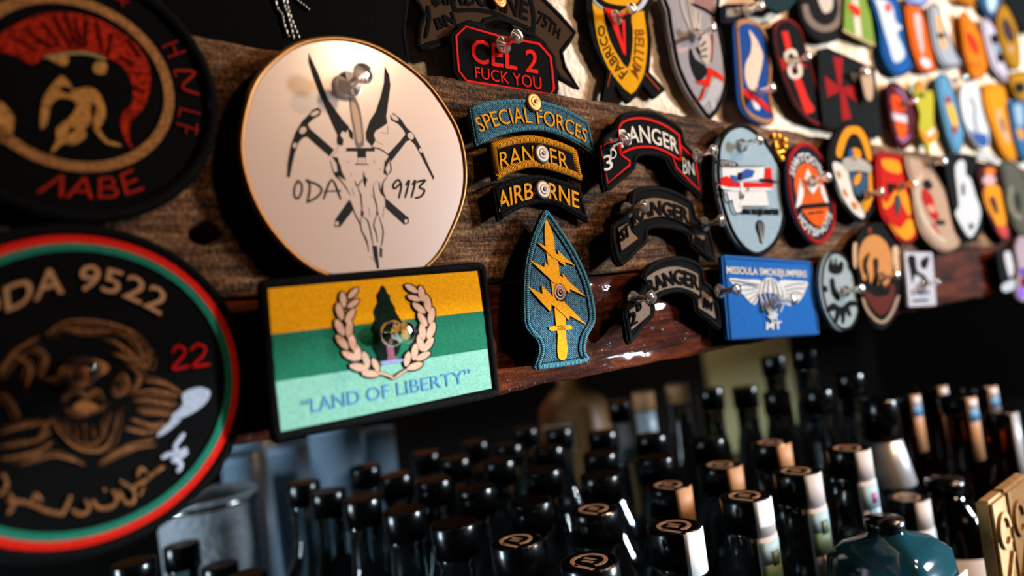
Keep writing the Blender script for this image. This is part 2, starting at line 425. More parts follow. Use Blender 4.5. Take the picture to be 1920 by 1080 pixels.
def box(name, x0, x1, y0, y1, z0, z1, mat, parent=None, bev=0.0):
    v = [(x, y, z) for x in (x0, x1) for y in (y0, y1) for z in (z0, z1)]
    f = [(0, 1, 3, 2), (4, 6, 7, 5), (0, 4, 5, 1), (2, 3, 7, 6), (0, 2, 6, 4), (1, 5, 7, 3)]
    o = mesh_obj(name, v, f, mat, parent, ((x0+x1)/2, (y0+y1)/2, z0) if not parent else parent.location)
    if bev:
        bm = bmesh.new(); bm.from_mesh(o.data); bmesh.ops.bevel(bm, geom=bm.edges[:], offset=bev, segments=2, affect='EDGES'); bm.to_mesh(o.data); bm.free()
    return o
DARKWALL = plain('dark_alcove_wall', '#0d0b09', 0.8, spec=0.1); DARKWOOD = plain('dark_stained_wood', '#1c120c', 0.45, bump=0.0005)
for nm, a in (('wall_alcove', (-1.2, 2.8, 0.95, 1.0, 0.95, 1.98)), ('ceiling', (-1.2, 2.8, 0.0705, 0.95, 1.70, 1.74)), ('wall_right', (2.72, 2.8, 0.0715, 0.95, 0.95, 1.70))):
    o = box(nm, *a, DARKWALL); o['kind'] = 'structure'
o = box('bar_shelf', -1.2, 2.8, -0.25, 0.949, 1.02, 1.06, DARKWOOD); tag(o, 'dark wooden back-bar shelf carrying all the bottles', 'shelf')
o = box('shade_partition', 0.74, 1.10, -0.79, -0.75, 0.95, 1.79, DARKWALL); o['kind'] = 'structure'   # added unseen partition that keeps window light off the left patches
o = box('back_rail', 0.05, 1.45, 0.925, 0.949, 1.40, 1.53, plain('honey_wood', '#8a5a36', 0.5, bump=0.0006)); tag(o, 'brown wooden rail on the back wall behind the bottle caps', 'rail')

# ================================================================== PATCHES
BLK = '#0b0b0d'; INK = plain('black_ink', '#0d0907', 0.6, spec=0.1)
def pin_mat(): return glass('clear_plastic', '#f8f2ec', 0.03, 1.49, 0.91)
STEEL = plain('bright_steel', '#c9c9c6', 0.22, 1.0)
def pushpin(px, py, label, base=BEAM_Y, h=0.004, length=0.0135, scale=1.0, mat=None, tilt=(0, 0), name='push_pin', metal=False):
    """clear plastic push pin: flange, waist, flared head and steel needle"""
    p = W(px, py, base-h)
    R = root(name, p, label, 'push pin', 'push pins through the patches')
    s = scale; L = length
    pr = [(0.0, 0.0), (0.0034*s, 0.0), (0.0046*s, 0.0006), (0.0047*s, 0.0014), (0.0040*s, 0.0024), (0.0024*s, 0.0034), (0.0019*s, 0.0052), (0.0019*s, L-0.0052), (0.0023*s, L-0.0036), (0.0034*s, L-0.0026), (0.0037*s, L-0.0014), (0.0032*s, L-0.0003), (0.0, L)]
    v, f = lathe(pr, 20, 'Y', cap=False)
    mesh_obj('grip', v, f, mat or pin_mat(), R, smooth=True)
    v, f = lathe([(0.0005, -0.006-h), (0.0005, 0.001)], 8, 'Y'); mesh_obj('needle', v, f, STEEL, R)
    R.rotation_euler = (math.radians(tilt[0]), 0, math.radians(tilt[1]))
    return R
def thumbtack(px, py, label, mat, base=BEAM_Y, h=0.004, r=0.0049):
    """flat drawing pin with turned concentric rings on its domed head"""
    p = W(px, py, base-h); R = root('thumb_tack', p, label, 'thumb tack', 'flat thumb tacks')
    pr = [(r, 0.0), (r*1.02, 0.0003), (r*0.96, 0.0007), (r*0.62, 0.0013), (r*0.58, 0.00115), (r*0.5, 0.0014), (r*0.28, 0.0017), (r*0.25, 0.0015), (r*0.18, 0.0016), (r*0.14, 0.0019), (0.0, 0.0019)]
    v, f = lathe(pr, 28, 'Y'); mesh_obj('domed_head', v, f, mat, R, smooth=True)
    v, f = lathe([(0.0005, -0.008-h), (0.0005, 0.0002)], 8, 'Y'); mesh_obj('needle', v, f, STEEL, R)
    return R

# ---------------------------------------------------------------- round warrior patch, top left
gold_out = C([(800, 460), (775, 330), (700, 190), (580, 80), (430, 15), (790, 560), (700, 680), (560, 765), (400, 800), (220, 765), (90, 700)], 0, 0, 2.4545)
sx, sz, sr = circle_fit(gold_out, -0.005)
so = circle_fit(C([(1000, 500), (985, 360), (900, 170), (800, 60), (985, 640), (920, 780), (800, 900), (640, 975), (400, 1010)], 0, 0, 2.4545), -0.004)
p = Patch('warrior_patch', 'large round black patch with red-crested helmeted warrior inside a tan ring', wcircle(sx, sz, so[2], 0), lift=(0.001, 0.004), thick=0.0025)
p.body(thread('#070708', 20)); p.border(merrow('#08080a'), 0.0026, pts=wcircle(sx, sz, so[2]-0.0015, 0))
p.ring('tan_ring', wcircle(sx, sz, sr, -0.005), wcircle(sx, sz, sr-0.0032, -0.005), thread('#94653a', 60, var=0.4), 2)
S = 2.4545
c1 = lambda L_: C(L_, 0, 0, S)
RED = thread('#96200f', 75, var=0.7); TAN = thread('#a8763c', 40, var=0.5); DRED = thread('#5e1310', 75)
p.poly('crest', crom(c1([(0, 160), (90, 105), (200, 65), (330, 60), (450, 90), (560, 150), (640, 220), (685, 300), (690, 400), (660, 500), (600, 560), (595, 640), (615, 685), (580, 650), (555, 570), (570, 510), (610, 470), (600, 360), (545, 290), (450, 250), (330, 235), (210, 255), (150, 295), (60, 250), (-20, 230)]), True, 3), RED, 1)
p.strokes('crest_dark_stitching', [c1(l) for l in ([(250, 70), (330, 215)], [(305, 60), (350, 200)], [(400, 90), (395, 215)], [(450, 100), (470, 220)], [(520, 150), (500, 250)], [(120, 130), (240, 220)], [(160, 190), (260, 210)], [(590, 180), (650, 260)], [(560, 260), (620, 300)], [(60, 170), (170, 230)], [(350, 80), (375, 215)], [(600, 330), (660, 340)], [(610, 400), (670, 420)], [(200, 100), (280, 210)])], 10, thread('#150504', 75), 2, taper=True)  # dark streaks sewn into the crest
p.strokes('helmet_rim', [c1([(205, 265), (300, 248), (400, 246), (485, 275)])], 6, thread('#8a7a52', 40), 2)
p.polys('warrior_face', [crom(c1(l), True, 3) for l in (
    [(225, 262), (310, 255), (305, 300), (260, 290)], [(440, 285), (490, 290), (485, 340), (430, 330)],
    [(185, 585), (195, 470), (225, 410), (280, 350), (320, 380), (340, 410), (400, 400), (450, 420), (480, 480), (485, 540), (450, 590), (430, 560), (445, 500), (420, 470), (420, 560), (390, 590), (395, 630), (340, 665), (290, 660), (235, 705), (260, 640), (262, 590), (330, 530), (350, 470), (280, 450), (235, 480), (215, 570)],
    [(450, 580), (490, 640), (560, 665), (540, 672), (480, 655), (430, 590)],
    [(-10, 470), (45, 510), (65, 550), (50, 640), (20, 660), (-10, 620)])], TAN, 2)
p.polys('eye_stitching', [crom(c1(l), True, 3) for l in ([(320, 590), (340, 585), (345, 605), (325, 610)], [(290, 395), (330, 410), (320, 430), (285, 415)])], thread(BLK), 3)
LR = thread('#8f1f12', 10)
p.text('lettering', 'ΛΑΒΕ', c1([(165, 885), (340, 912), (480, 912), (560, 905), (665, 870)]), c1([(240, 800), (370, 815), (480, 815), (560, 800), (610, 775)]), LR, 2)
p.strokes('side_lettering', [c1(l) for l in ([(750, 215), (815, 190)], [(775, 262), (850, 235)], [(795, 210), (810, 245)], [(805, 325), (895, 335), (835, 400), (915, 435)], [(800, 328), (806, 350)], [(825, 500), (920, 525)], [(828, 500), (822, 530)], [(815, 570), (910, 600)], [(860, 580), (855, 610)], [(905, 575), (900, 615)], [(555, 0), (565, 25)], [(530, -5), (590, 10)])], 5, LR, 2)

# ---------------------------------------------------------------- round bearded-man patch, bottom left
red_mid = C([(0, 85), (250, 42), (450, 85), (600, 210), (690, 330), (725, 450), (715, 580), (660, 710), (560, 830), (440, 910), (300, 960)], 0, 420, 1.6354)
rx_, rz_, rr_ = circle_fit(red_mid, -0.006)
S2 = lambda L_: C(L_, 0, 420, 1.6354)
p = Patch('bearded_man_patch', 'large round black patch with bearded man and red and green rings, numbered 9522', wcircle(rx_, rz_, rr_+0.0042, 0), lift=(0.002, 0.005), thick=0.003)
p.body(thread('#08090b', 15)); p.border(merrow('#0a0a0c'), 0.0021, pts=wcircle(rx_, rz_, rr_+0.0040, 0))
p.ring('red_ring', wcircle(rx_, rz_, rr_+0.0012, -0.006), wcircle(rx_, rz_, rr_-0.0012, -0.006), thread('#c81e14', 45), 2)
p.ring('green_ring', wcircle(rx_, rz_, rr_-0.0012, -0.006), wcircle(rx_, rz_, rr_-0.0036, -0.006), thread('#1f6f5b', 45), 2)
HAIR = thread('#7a5233', 30, var=0.5); LET = thread('#a37a58', 30)
p.text('number_lettering', 'ODA 9522', S2([(-95, 305), (-10, 280), (40, 262), (145, 222), (220, 207), (290, 203), (365, 218), (430, 246), (492, 280)]), S2([(-115, 225), (-20, 200), (25, 185), (125, 140), (215, 126), (290, 122), (370, 140), (440, 165), (525, 210)]), LET, 3, bold=0.01)
p.strokes('red_number', [S2(l) for l in ([(528, 392), (545, 375), (565, 385), (560, 405), (528, 445), (580, 436)], [(585, 385), (605, 370), (628, 380), (620, 405), (590, 436), (642, 430)])], 5.5, thread('#a80f12'), 2)
hair = [[(140, 340), (200, 300), (300, 300), (400, 330), (460, 400)], [(120, 350), (60, 380), (10, 440), (0, 470)], [(190, 320), (260, 330), (340, 330)], [(330, 350), (400, 400), (450, 470)], [(350, 400), (420, 420), (470, 390)], [(390, 330), (430, 380), (440, 440)],
        [(40, 400), (90, 440), (80, 500)], [(100, 380), (140, 400), (120, 470)], [(0, 520), (40, 560), (60, 600)], [(140, 480), (180, 470), (200, 440)],
        [(190, 540), (230, 510), (270, 530), (300, 510), (320, 540)], [(200, 570), (260, 580), (320, 560)], [(355, 480), (380, 460), (390, 500), (360, 530), (350, 500)],
        [(400, 430), (430, 470), (400, 520)], [(410, 400), (450, 440), (465, 400)], [(160, 600), (190, 650), (240, 690), (300, 695), (340, 660), (365, 570)], [(150, 600), (130, 640), (120, 670)],
        [(230, 620), (235, 670)], [(260, 610), (265, 680)], [(285, 620), (290, 680)], [(310, 600), (315, 660)], [(205, 610), (215, 650)],
        [(0, 640), (80, 620), (140, 610)], [(0, 680), (90, 670), (150, 640)], [(0, 720), (110, 700), (160, 670)], [(60, 740), (160, 710), (260, 740)], [(300, 735), (380, 690), (470, 660)],
        [(330, 720), (400, 690), (480, 680)], [(410, 520), (470, 510), (550, 530)], [(415, 540), (480, 545), (540, 560)], [(420, 575), (480, 580), (530, 590)], [(400, 600), (470, 620), (520, 610)], [(385, 630), (440, 640), (500, 630)], [(440, 480), (500, 490), (560, 520)]]
hr = random.Random(3); fine = []
for l in hair:
    for _ in range(4):
        dx, dy = hr.uniform(-16, 16), hr.uniform(-14, 14); k0 = hr.uniform(0.75, 1.1)
        mxp = sum(a for a, _b in l)/len(l); myp = sum(b for _a, b in l)/len(l)
        fine.append([(mxp+(a-mxp)*k0+dx+hr.uniform(-5, 5), myp+(b-myp)*k0+dy+hr.uniform(-5, 5)) for a, b in l])
p.strokes('hair_and_beard', [S2(l) for l in hair], 5.2, HAIR, 2, taper=True)
p.strokes('fine_hair_stitching', [S2(l) for l in fine], 2.6, thread('#6a452a', 30), 1, taper=True)
p.polys('lit_beard_tips', [crom(S2(l), True, 3) for l in ([(560, 520), (610, 500), (645, 515), (630, 550), (590, 580), (540, 600), (525, 590), (560, 555)], [(525, 600), (555, 600), (510, 640), (480, 650)])], thread('#9aa6b8', 30), 2)  # cool light on the beard ends painted in as paler thread
p.polys('brow_stitching', [crom(S2(l), True, 3) for l in ([(190, 440), (260, 410), (330, 430), (320, 460), (240, 475), (190, 465)], [(225, 560), (260, 540), (300, 560), (260, 575)])], thread('#8f6038', 30), 2)
scr = [[(10, 770), (20, 800), (0, 830)], [(30, 830), (40, 860), (25, 885)], [(25, 850), (80, 855), (140, 880), (190, 890)], [(100, 845), (110, 830), (125, 850)], [(190, 890), (205, 860), (215, 835)], [(222, 880), (250, 890), (272, 875), (262, 850)], [(285, 850), (300, 870), (340, 868), (358, 840), (345, 820)], [(365, 820), (380, 850), (405, 855), (410, 820), (370, 790)], [(400, 810), (440, 790), (470, 765), (500, 745)], [(430, 830), (440, 810)], [(420, 770), (432, 750), (445, 760)], [(320, 815), (322, 817)]]
p.strokes('script_lettering', [S2(l) for l in scr], 8.5, HAIR, 2)
p.strokes('lit_script_lettering', [S2(l) for l in ([(562, 645), (535, 685), (550, 700), (570, 690)], [(500, 715), (525, 705), (545, 718), (572, 700)], [(530, 725), (555, 735), (545, 757)])], 9, thread('#a7b1c4', 30), 2)  # same script, cool light painted into a paler thread colour
pushpin(152, 697, 'clear push pin on the face of the bearded man patch', h=0.009, length=0.0125, mat=glass('very_clear_plastic', '#e8d8c8', 0.03, 1.3))

# ---------------------------------------------------------------- black cloth and ball chains
p = Patch('black_cloth_panel', 'plain black cloth panel hanging above the plank behind the white disc', [(300, -70), (775, -70), (758, 10), (752, 60), (760, 110), (742, 160), (300, 120)], base=STUCCO_Y, lift=(0.003, 0.004), thick=0.011, cat='cloth')
p.body(thread('#060607', 40)); p.border(merrow('#08080a'), 0.002)
mt_chain = plain('dull_silver', '#8d8a84', 0.35, 1.0)
for chain_i, ln in enumerate(([(770, -60), (800, 60), (835, 110), (850, 180), (885, 280)], [(835, -60), (852, 40), (880, 120), (925, 300)], [(862, -60), (878, 50), (900, 130), (965, 290)], [(900, -60), (950, 0), (1000, 40), (1045, 80)])):
    pts = crom(C(ln, 320, 0, 4), False, 14); v = []; f = []
    P_ = [W(x, y, 0.0065) for x, y in pts]; K = 6
    tot = 0
    dense = []
    for a, b in zip(P_, P_[1:]):
        k = max(1, int((b-a).length/0.0003))
        for i in range(k): dense.append(a+(b-a)*(i/k))
    R = root('ball_chain', dense[-1], 'thin silver ball chain over the black cloth, %s' % ['leftmost of four', 'second of four', 'third of four', 'the short slanting one'][chain_i], 'chain', 'thin chains dangling over the black cloth')
    for i, q in enumerate(dense):
        r_ = 0.00028+0.00042*abs(math.sin(i*0.55)); d = (dense[min(i+1, len(dense)-1)]-dense[max(i-1, 0)]).normalized(); s_ = d.cross(Vector((0, 1, 0))).normalized(); u_ = s_.cross(d)
        for k in range(K): a = 2*math.pi*k/K; v.append(q+s_*r_*math.cos(a)+u_*r_*math.sin(a))
    for i in range(len(dense)-1):
        for k in range(K): f.append((i*K+k, i*K+(k+1) % K, (i+1)*K+(k+1) % K, (i+1)*K+k))
    mesh_obj('beads', v, f, mt_chain, R, dense[-1], smooth=True)

# ---------------------------------------------------------------- white disc plaque
face = C([(75, 560), (85, 420), (130, 270), (220, 165), (330, 100), (470, 82), (600, 105), (720, 165), (840, 260), (930, 380), (985, 490), (1008, 620), (1000, 740), (960, 860), (890, 990)], 420, 40, 2.25)+[(772, 514), (706, 527), (645, 521)]+C([(390, 1050), (280, 970), (180, 850), (110, 710)], 420, 40, 2.25)
face = crom(face, True, 4)
p = Patch('round_plaque', 'large round white plaque printed with horned skull, dagger and ice axes', face, lift=(0.002, 0.0045), thick=0.0045, cat='plaque')
mt, t, b = nt('glossy_cream_print'); N = t.nodes; L = t.links
b.inputs['Base Color'].default_value = lin('#baa193'); b.inputs['Roughness'].default_value = 0.33; b.inputs['Coat Weight'].default_value = 0.6; b.inputs['Coat Roughness'].default_value = 0.16
p.body(mt, 'disc')
p.border(plain('brass_rim', '#8c6234', 0.33, 0.75), 0.0013, pts=inset(face, -2.0), name='metal_rim', h=0.0034, flat=1.4)
D = lambda L_: C(L_, 420, 40, 2.25)
D2 = lambda L_: C(L_, 600, 300, 4.91)
IT = 0.00006
p.polys('skull_print', [D(l) for l in (
    [(357, 130), (372, 165), (400, 225), (420, 280), (440, 330), (475, 380), (505, 420), (528, 445), (515, 470), (500, 462), (490, 480), (505, 500), (500, 525), (478, 520), (475, 500), (478, 480), (455, 430), (430, 370), (400, 300), (370, 220), (355, 170)],
    [(520, 440), (545, 470), (545, 500), (530, 490)],
    [(678, 188), (697, 225), (703, 270), (695, 330), (688, 380), (685, 400), (690, 430), (665, 448), (640, 462), (632, 480), (640, 500), (625, 530), (600, 500), (598, 470), (615, 420), (640, 380), (660, 320), (675, 260)],
    [(455, 570), (480, 575), (490, 610), (500, 640), (515, 668), (490, 655), (470, 650), (462, 640), (480, 632), (475, 600)],
    [(690, 575), (705, 570), (695, 595), (682, 620), (690, 650), (672, 640), (678, 600)],
    [(516, 534), (636, 534), (636, 549), (516, 549)], [(562, 549), (600, 549), (600, 575), (562, 575)], [(553, 600), (610, 602), (610, 606), (553, 605)])]
    + [D2(l) for l in ([(400, 100), (415, 150), (440, 185), (428, 200), (420, 260), (395, 190)], [(380, 455), (405, 480), (398, 530), (375, 512)], [(527, 455), (542, 500), (515, 520)], [(550, 800), (575, 820), (572, 900), (550, 890)], [(480, 790), (525, 788), (547, 1000), (525, 1000), (495, 890)])], INK, 1, IT)
p.polys('ice_axe_print', [D(l) for l in (
    [(362, 388), (330, 420), (300, 470), (280, 530), (268, 600), (265, 655), (278, 660), (285, 620), (298, 560), (315, 512), (333, 492), (350, 487), (445, 570), (465, 542), (365, 455), (354, 435), (377, 412), (405, 397), (411, 376), (396, 363), (372, 374)],
    [(685, 748), (780, 830), (780, 852), (760, 858), (680, 785)],
    [(700, 398), (715, 386), (745, 410), (772, 450), (800, 475), (830, 530), (860, 600), (888, 660), (882, 668), (868, 640), (835, 575), (805, 520), (785, 500), (770, 507), (705, 592), (690, 562), (745, 503), (766, 475), (755, 455), (735, 433), (705, 416)],
    [(528, 752), (546, 795), (490, 868), (465, 866), (470, 835)])], INK, 1, IT)
wh = plain('cream_print_gap', '#b39b8d', 0.35)
for c_, a_, b_, t_ in (((384, 388), 20, 9, -25), ((333, 460), 17, 13, -50), ((299, 523), 8, 12, 20), ((720, 406), 20, 9, 38), ((788, 484), 12, 16, -35), ((830, 545), 6, 11, -25), ((768, 843), 7, 9, 0), ((477, 853), 8, 10, 0)): p.polys('ice_axe_eyelet', [ell(*D([c_])[0], a_/2.25, b_/2.25, t_, 12)], wh, 2, IT)
p.poly('dagger_grip_print', crom(D([(527, 310), (550, 312), (572, 360), (582, 410), (588, 460), (590, 525), (556, 530), (548, 470), (538, 420), (530, 360)]), True, 2), plain('dark_brown_ink', '#2b1a10', 0.45), 1, IT)
p.poly('dagger_grip_fill', crom(D([(536, 345), (552, 345), (568, 390), (576, 440), (580, 505), (563, 510), (555, 460), (543, 400)]), True, 2), plain('tan_ink', '#a87e58', 0.45), 2, IT)  # tan ink inside the grip outline
ln = [D(l) for l in ([(480, 545), (452, 570)], [(485, 525), (470, 545)], [(620, 530), (660, 540), (700, 568)], [(545, 352), (570, 500)], [(552, 350), (576, 480)], [(660, 470), (690, 472)], [(640, 505), (670, 520)], [(690, 440), (692, 475)], [(565, 575), (567, 600)], [(597, 575), (598, 600)], [(582, 575), (583, 600)], [(520, 590), (526, 596)], [(632, 585), (636, 600)], [(535, 640), (538, 650)], [(655, 630), (662, 620)])]
ln += [D2(l) for l in ([(95, 0), (135, 130), (200, 200), (280, 320)], [(160, 0), (190, 80), (160, 130)], [(600, 0), (600, 100), (620, 150)], [(640, 0), (655, 90), (620, 140)], [(620, 150), (580, 210), (575, 280), (600, 350), (605, 430)], [(320, 190), (345, 240), (385, 180)], [(345, 240), (375, 330), (385, 420), (390, 470)], [(395, 530), (440, 560), (470, 680), (490, 790)], [(375, 530), (380, 640), (430, 740), (450, 850)], [(490, 240), (525, 190)], [(490, 240), (500, 340), (525, 430), (520, 480)], [(520, 510), (495, 600), (520, 680), (530, 760)], [(540, 510), (580, 640), (575, 740), (560, 800)], [(460, 890), (500, 925)], [(590, 430), (580, 530)], [(280, 370), (320, 490), (370, 590), (385, 650)], [(545, 200), (550, 260), (570, 320)], [(450, 440), (460, 520)], [(295, 260), (315, 330)], [(465, 320), (490, 345)])]
p.strokes('skull_line_print', ln, 2.6, INK, 1, IT, taper=True, hump=0.02)
ln = [D2(l) for l in ([(235, 240), (280, 325)], [(580, 210), (574, 290), (598, 345)], [(400, 690), (440, 790)], [(582, 640), (570, 760)], [(160, 110), (225, 150)], [(140, 140), (235, 185)], [(380, 310), (385, 420)])]
p.strokes('skull_shading_print', ln, 4.5, INK, 1, IT, taper=True, hump=0.02)
ln = [D(l) for l in ([(312, 672), (298, 700), (297, 735), (310, 748), (326, 725), (328, 690), (312, 672)], [(352, 668), (362, 700), (352, 762)], [(345, 672), (392, 688), (412, 712), (392, 742), (350, 764)], [(420, 750), (455, 668), (492, 750)], [(425, 718), (492, 715)],
     [(748, 688), (735, 668), (714, 690), (720, 706), (748, 686), (738, 745)], [(768, 690), (782, 672), (764, 743)], [(796, 688), (808, 672), (791, 742)], [(815, 678), (850, 670), (824, 700), (846, 712), (832, 738), (808, 745)])]
for g_ in ((0,), (1, 2), (3, 4), (5,), (6,), (7,), (8,)): p.strokes('hand_letter', [ln[k] for k in g_], 4.2, INK, 1, IT, taper=False, hump=0.02)
pushpin(652, 160, 'clear push pin through the top of the round white plaque', h=0.009, length=0.0150, scale=1.15)

# ---------------------------------------------------------------- flag patch with laurel
out = rrect([(486, 530), (907, 494), (934, 741), (511, 825)], 12)
p = Patch('flag_patch', 'rectangular yellow and green flag patch with tree in laurel wreath and blue motto', out, lift=(0.004, 0.011), thick=0.0032)
inn = rrect([(499, 538), (895, 508), (922, 728), (527, 810)], 4)
p.body(thread('#0a0a0c')); p.border(merrow('#0b0b0d'), 0.0020, pts=inset(out, 5), flat=0.9)
p.poly('yellow_stripe', [(499, 538), (895, 508), (906, 583), (507, 627)], thread('#e09a0c', 0), 1)
p.poly('green_stripe', [(507, 627), (906, 583), (914, 654), (517, 716)], thread('#1f6a50', 3), 1)
p.poly('pale_green_stripe', [(517, 716), (914, 654), (922, 728), (527, 810)], thread('#7fb8a5', 88), 1)
G = lambda L_: C(L_, 460, 480, 3)
p.poly('tree', crom(G([(770, 165), (790, 185), (800, 210), (815, 222), (818, 250), (840, 285), (845, 310), (862, 340), (885, 380), (872, 420), (885, 470), (870, 520), (850, 560), (760, 590), (740, 560), (715, 500), (722, 440), (705, 410), (732, 350), (722, 310), (745, 260), (738, 222), (755, 195)]), True, 2), thread('#0d1d14', 70, var=0.5), 2)
p.poly('trunk', crom(G([(795, 500), (832, 500), (840, 565), (860, 580), (800, 588), (803, 560)]), True, 2), thread('#8a5266', 0), 3)
p.poly('roots', crom(G([(765, 595), (820, 585), (885, 578), (888, 592), (840, 603), (770, 612)]), True, 2), thread('#8d8fc4', 0), 3)
lv = [(607, 208, 40, -48), (550, 245, 46, 82), (607, 268, 40, -35), (532, 312, 50, 74), (590, 335, 48, -58), (532, 402, 52, 62), (585, 410, 52, -85), (545, 485, 52, 50), (602, 482, 50, 80), (590, 562, 52, 28), (632, 540, 48, 75), (640, 626, 55, 10), (680, 582, 48, 72), (705, 662, 50, 4), (733, 612, 42, 66),
      (935, 183, 42, 32), (992, 212, 46, 80), (950, 237, 40, 18), (1025, 267, 50, 82), (978, 293, 46, 38), (1047, 335, 48, -80), (997, 357, 46, 58), (1045, 420, 52, -70), (997, 425, 50, 84), (1030, 498, 48, -55), (985, 490, 48, 78), (1000, 564, 46, -28), (953, 540, 48, -84), (955, 620, 48, -20), (912, 580, 44, -78)]
leafmat = thread('#d6ab92', 50); 
L_out = []; L_in = []
for x, y, ln_, a in lv:
    c_ = G([(x, y)])[0]
    for lst, g_ in ((L_out, 7.0), (L_in, 0)):
        q = []
        for i in range(16):
            s_ = 2*math.pi*i/16; X = math.cos(s_)*(ln_+g_)/3; Y = math.sin(s_)*abs(math.sin(s_))**0.25*(ln_*0.40+g_*1.2)/3
            q.append((c_[0]+X*math.cos(math.radians(a))-Y*math.sin(math.radians(a)), c_[1]+X*math.sin(math.radians(a))+Y*math.cos(math.radians(a))))
        lst.append(q)
p.polys('laurel_outline', L_out, thread('#120d0b'), 3)
o = None
for q in L_in: p.polys('laurel_leaf', [q], leafmat, 4)
p.strokes('laurel_stem_outline', [G([(745, 658), (790, 668), (832, 688)]), G([(908, 640), (870, 662), (838, 688)])], 7, thread('#120d0b'), 3)
p.strokes('laurel_stem', [G([(745, 658), (790, 668), (832, 688)]), G([(908, 640), (870, 662), (838, 688)])], 4.4, leafmat, 4)
p.text('motto_lettering', '“LAND OF LIBERTY”', G([(325, 890), (1275, 706)]), G([(318, 806), (1265, 630)]), thread('#5290bd', 45), 2)
pushpin(733, 626, 'clear push pin tinted by the green flag patch it holds', h=0.016, length=0.0135, scale=1.1, mat=glass('patch_tinted_plastic', '#f2f0b4', 0.02, 1.49))  # patch colour seen through the clear pin is painted into its plastic

# ---------------------------------------------------------------- dark airborne scroll and CEL 2 tag
A5 = lambda L_: C(L_, 740, 0, 4.8)
out = A5([(60, -220), (130, -60), (220, 60), (262, 140), (215, 250), (205, 400), (240, 440), (300, 430), (480, 380), (560, 250), (660, 210), (770, 232), (800, 190), (920, 165), (1040, 205), (1060, 270), (1240, 320), (1340, 400), (1420, 600), (1480, 700), (1640, 792), (1520, 610), (1490, 470), (1560, 380), (1612, 300), (1480, 150), (1330, 0), (1180, -140), (900, -260), (500, -280)])
p = Patch('airborne_scroll_patch', 'dark brown scroll-shaped patch with black airborne lettering behind the red tag', out, base=STUCCO_Y, lift=(0.004, 0.007), thick=0.0025)
BRN = thread('#3a2a1c', 30); p.body(BRN); p.border(merrow('#0c0a09'), 0.0017)
BK = thread('#0a0908', 30)
p.strokes('inner_border', [A5(l) for l in ([(520, -100), (540, 80), (640, 90), (760, 92), (900, 120), (1060, 190), (1230, 270)], [(1210, -60), (1250, 120), (1250, 300)], [(300, 60), (310, 180), (280, 330)], [(280, 400), (400, 370), (470, 340)])], 8, BK, 1)
p.text('lettering', 'AIRBORNE', A5([(340, 40), (600, 40), (850, 60), (1000, 110), (1200, 180)]), A5([(360, -130), (620, -150), (900, -120), (1060, -60), (1210, 20)]), BK, 2, bold=0.02)
p.text('lettering', '75TH', A5([(1280, 200), (1370, 260), (1480, 350)]), A5([(1300, 90), (1400, 150), (1500, 260)]), BK, 2, bold=0.02)
p.text('lettering', 'BN', A5([(390, 265), (560, 210)]), A5([(355, 165), (525, 95)]), BK, 2, bold=0.03)
p.text('lettering', '2', A5([(370, 60), (430, 20)]), A5([(330, 0), (390, -60)]), BK, 2, bold=0.03)
out = A5([(630, 205), (512, 300), (520, 480), (535, 650), (640, 820), (1430, 960), (1480, 800), (1440, 500), (1325, 355)])
p = Patch('red_lettered_tag', 'black eight-sided tag with red outline and red CEL 2 lettering', out, base=STUCCO_Y, lift=(0.009, 0.011), thick=0.0025)
p.body(thread('#09090b', 25)); 
RD = thread('#d31f16', 45)
p.strokes('red_outline', [A5([(640, 238), (552, 322), (562, 480), (576, 640), (650, 730), (1400, 850), (1432, 800), (1416, 640), (1400, 512), (1300, 396), (960, 330), (640, 238)])], 4.6, RD, 1, smooth=False)
p.text('lettering', 'CEL 2', A5([(690, 555), (1290, 660)]), A5([(690, 335), (1290, 450)]), RD, 2, bold=0.012)
p.text('small_lettering', 'FUCK YOU', A5([(728, 700), (1325, 806)]), A5([(720, 592), (1315, 690)]), RD, 2)
pushpin(941, 86, 'clear push pin on the red lettered black tag', base=STUCCO_Y, h=0.016, length=0.0135)
thumbtack(935, -2, 'copper thumb tack at the top edge of the dark scroll', plain('copper', '#8f6038', 0.42, 1.0), base=STUCCO_Y, h=0.011)

# ---------------------------------------------------------------- tab stack
A6 = lambda L_: C(L_, 840, 160, 3.857)
arc_top = crom(A6([(155, 165), (280, 120), (420, 105), (570, 100), (700, 120), (850, 170), (1010, 262)]), False, 4)
arc_bot = crom(A6([(1068, 515), (930, 420), (780, 350), (640, 325), (500, 335), (350, 370), (205, 440)]), False, 4)
out = arc_top+arc_bot
p = Patch('curved_tab', 'teal-blue curved tab with gold SPECIAL FORCES lettering, topmost of the tab stack', out, lift=(0.003, 0.006), thick=0.0022)
p.body(thread('#3f6476', 50, period=0.0009, depth=0.0006, var=0.55)); p.border(merrow('#4d8595'), 0.00125, pts=inset(out, 4))
GLD = thread('#e0951c', 80); 
p.text('lettering', 'SPECIAL FORCES', A6([(235, 340), (320, 305), (430, 280), (560, 272), (680, 285), (800, 315), (900, 355), (1000, 415)]), A6([(185, 235), (290, 190), (410, 165), (540, 155), (680, 170), (800, 205), (900, 250), (1010, 320)]), GLD, 2)
out = crom(A6([(298, 430), (420, 390), (540, 370), (650, 372), (800, 410), (928, 465)]), False, 4)+crom(A6([(970, 697), (850, 650), (720, 610), (600, 590), (500, 610), (420, 640), (330, 695)]), False, 4)
p = Patch('curved_tab', 'black curved tab with thick gold border and gold RANGER lettering', out, lift=(0.002, 0.005), thick=0.0022)
p.body(thread('#0b0a0a')); p.border(merrow('#d58a12'), 0.0021, pts=inset(out, 6), flat=0.8)
p.text('lettering', 'RANGER', A6([(382, 605), (500, 575), (610, 560), (740, 570), (875, 612)]), A6([(370, 480), (480, 445), (600, 428), (740, 445), (862, 490)]), GLD, 2)
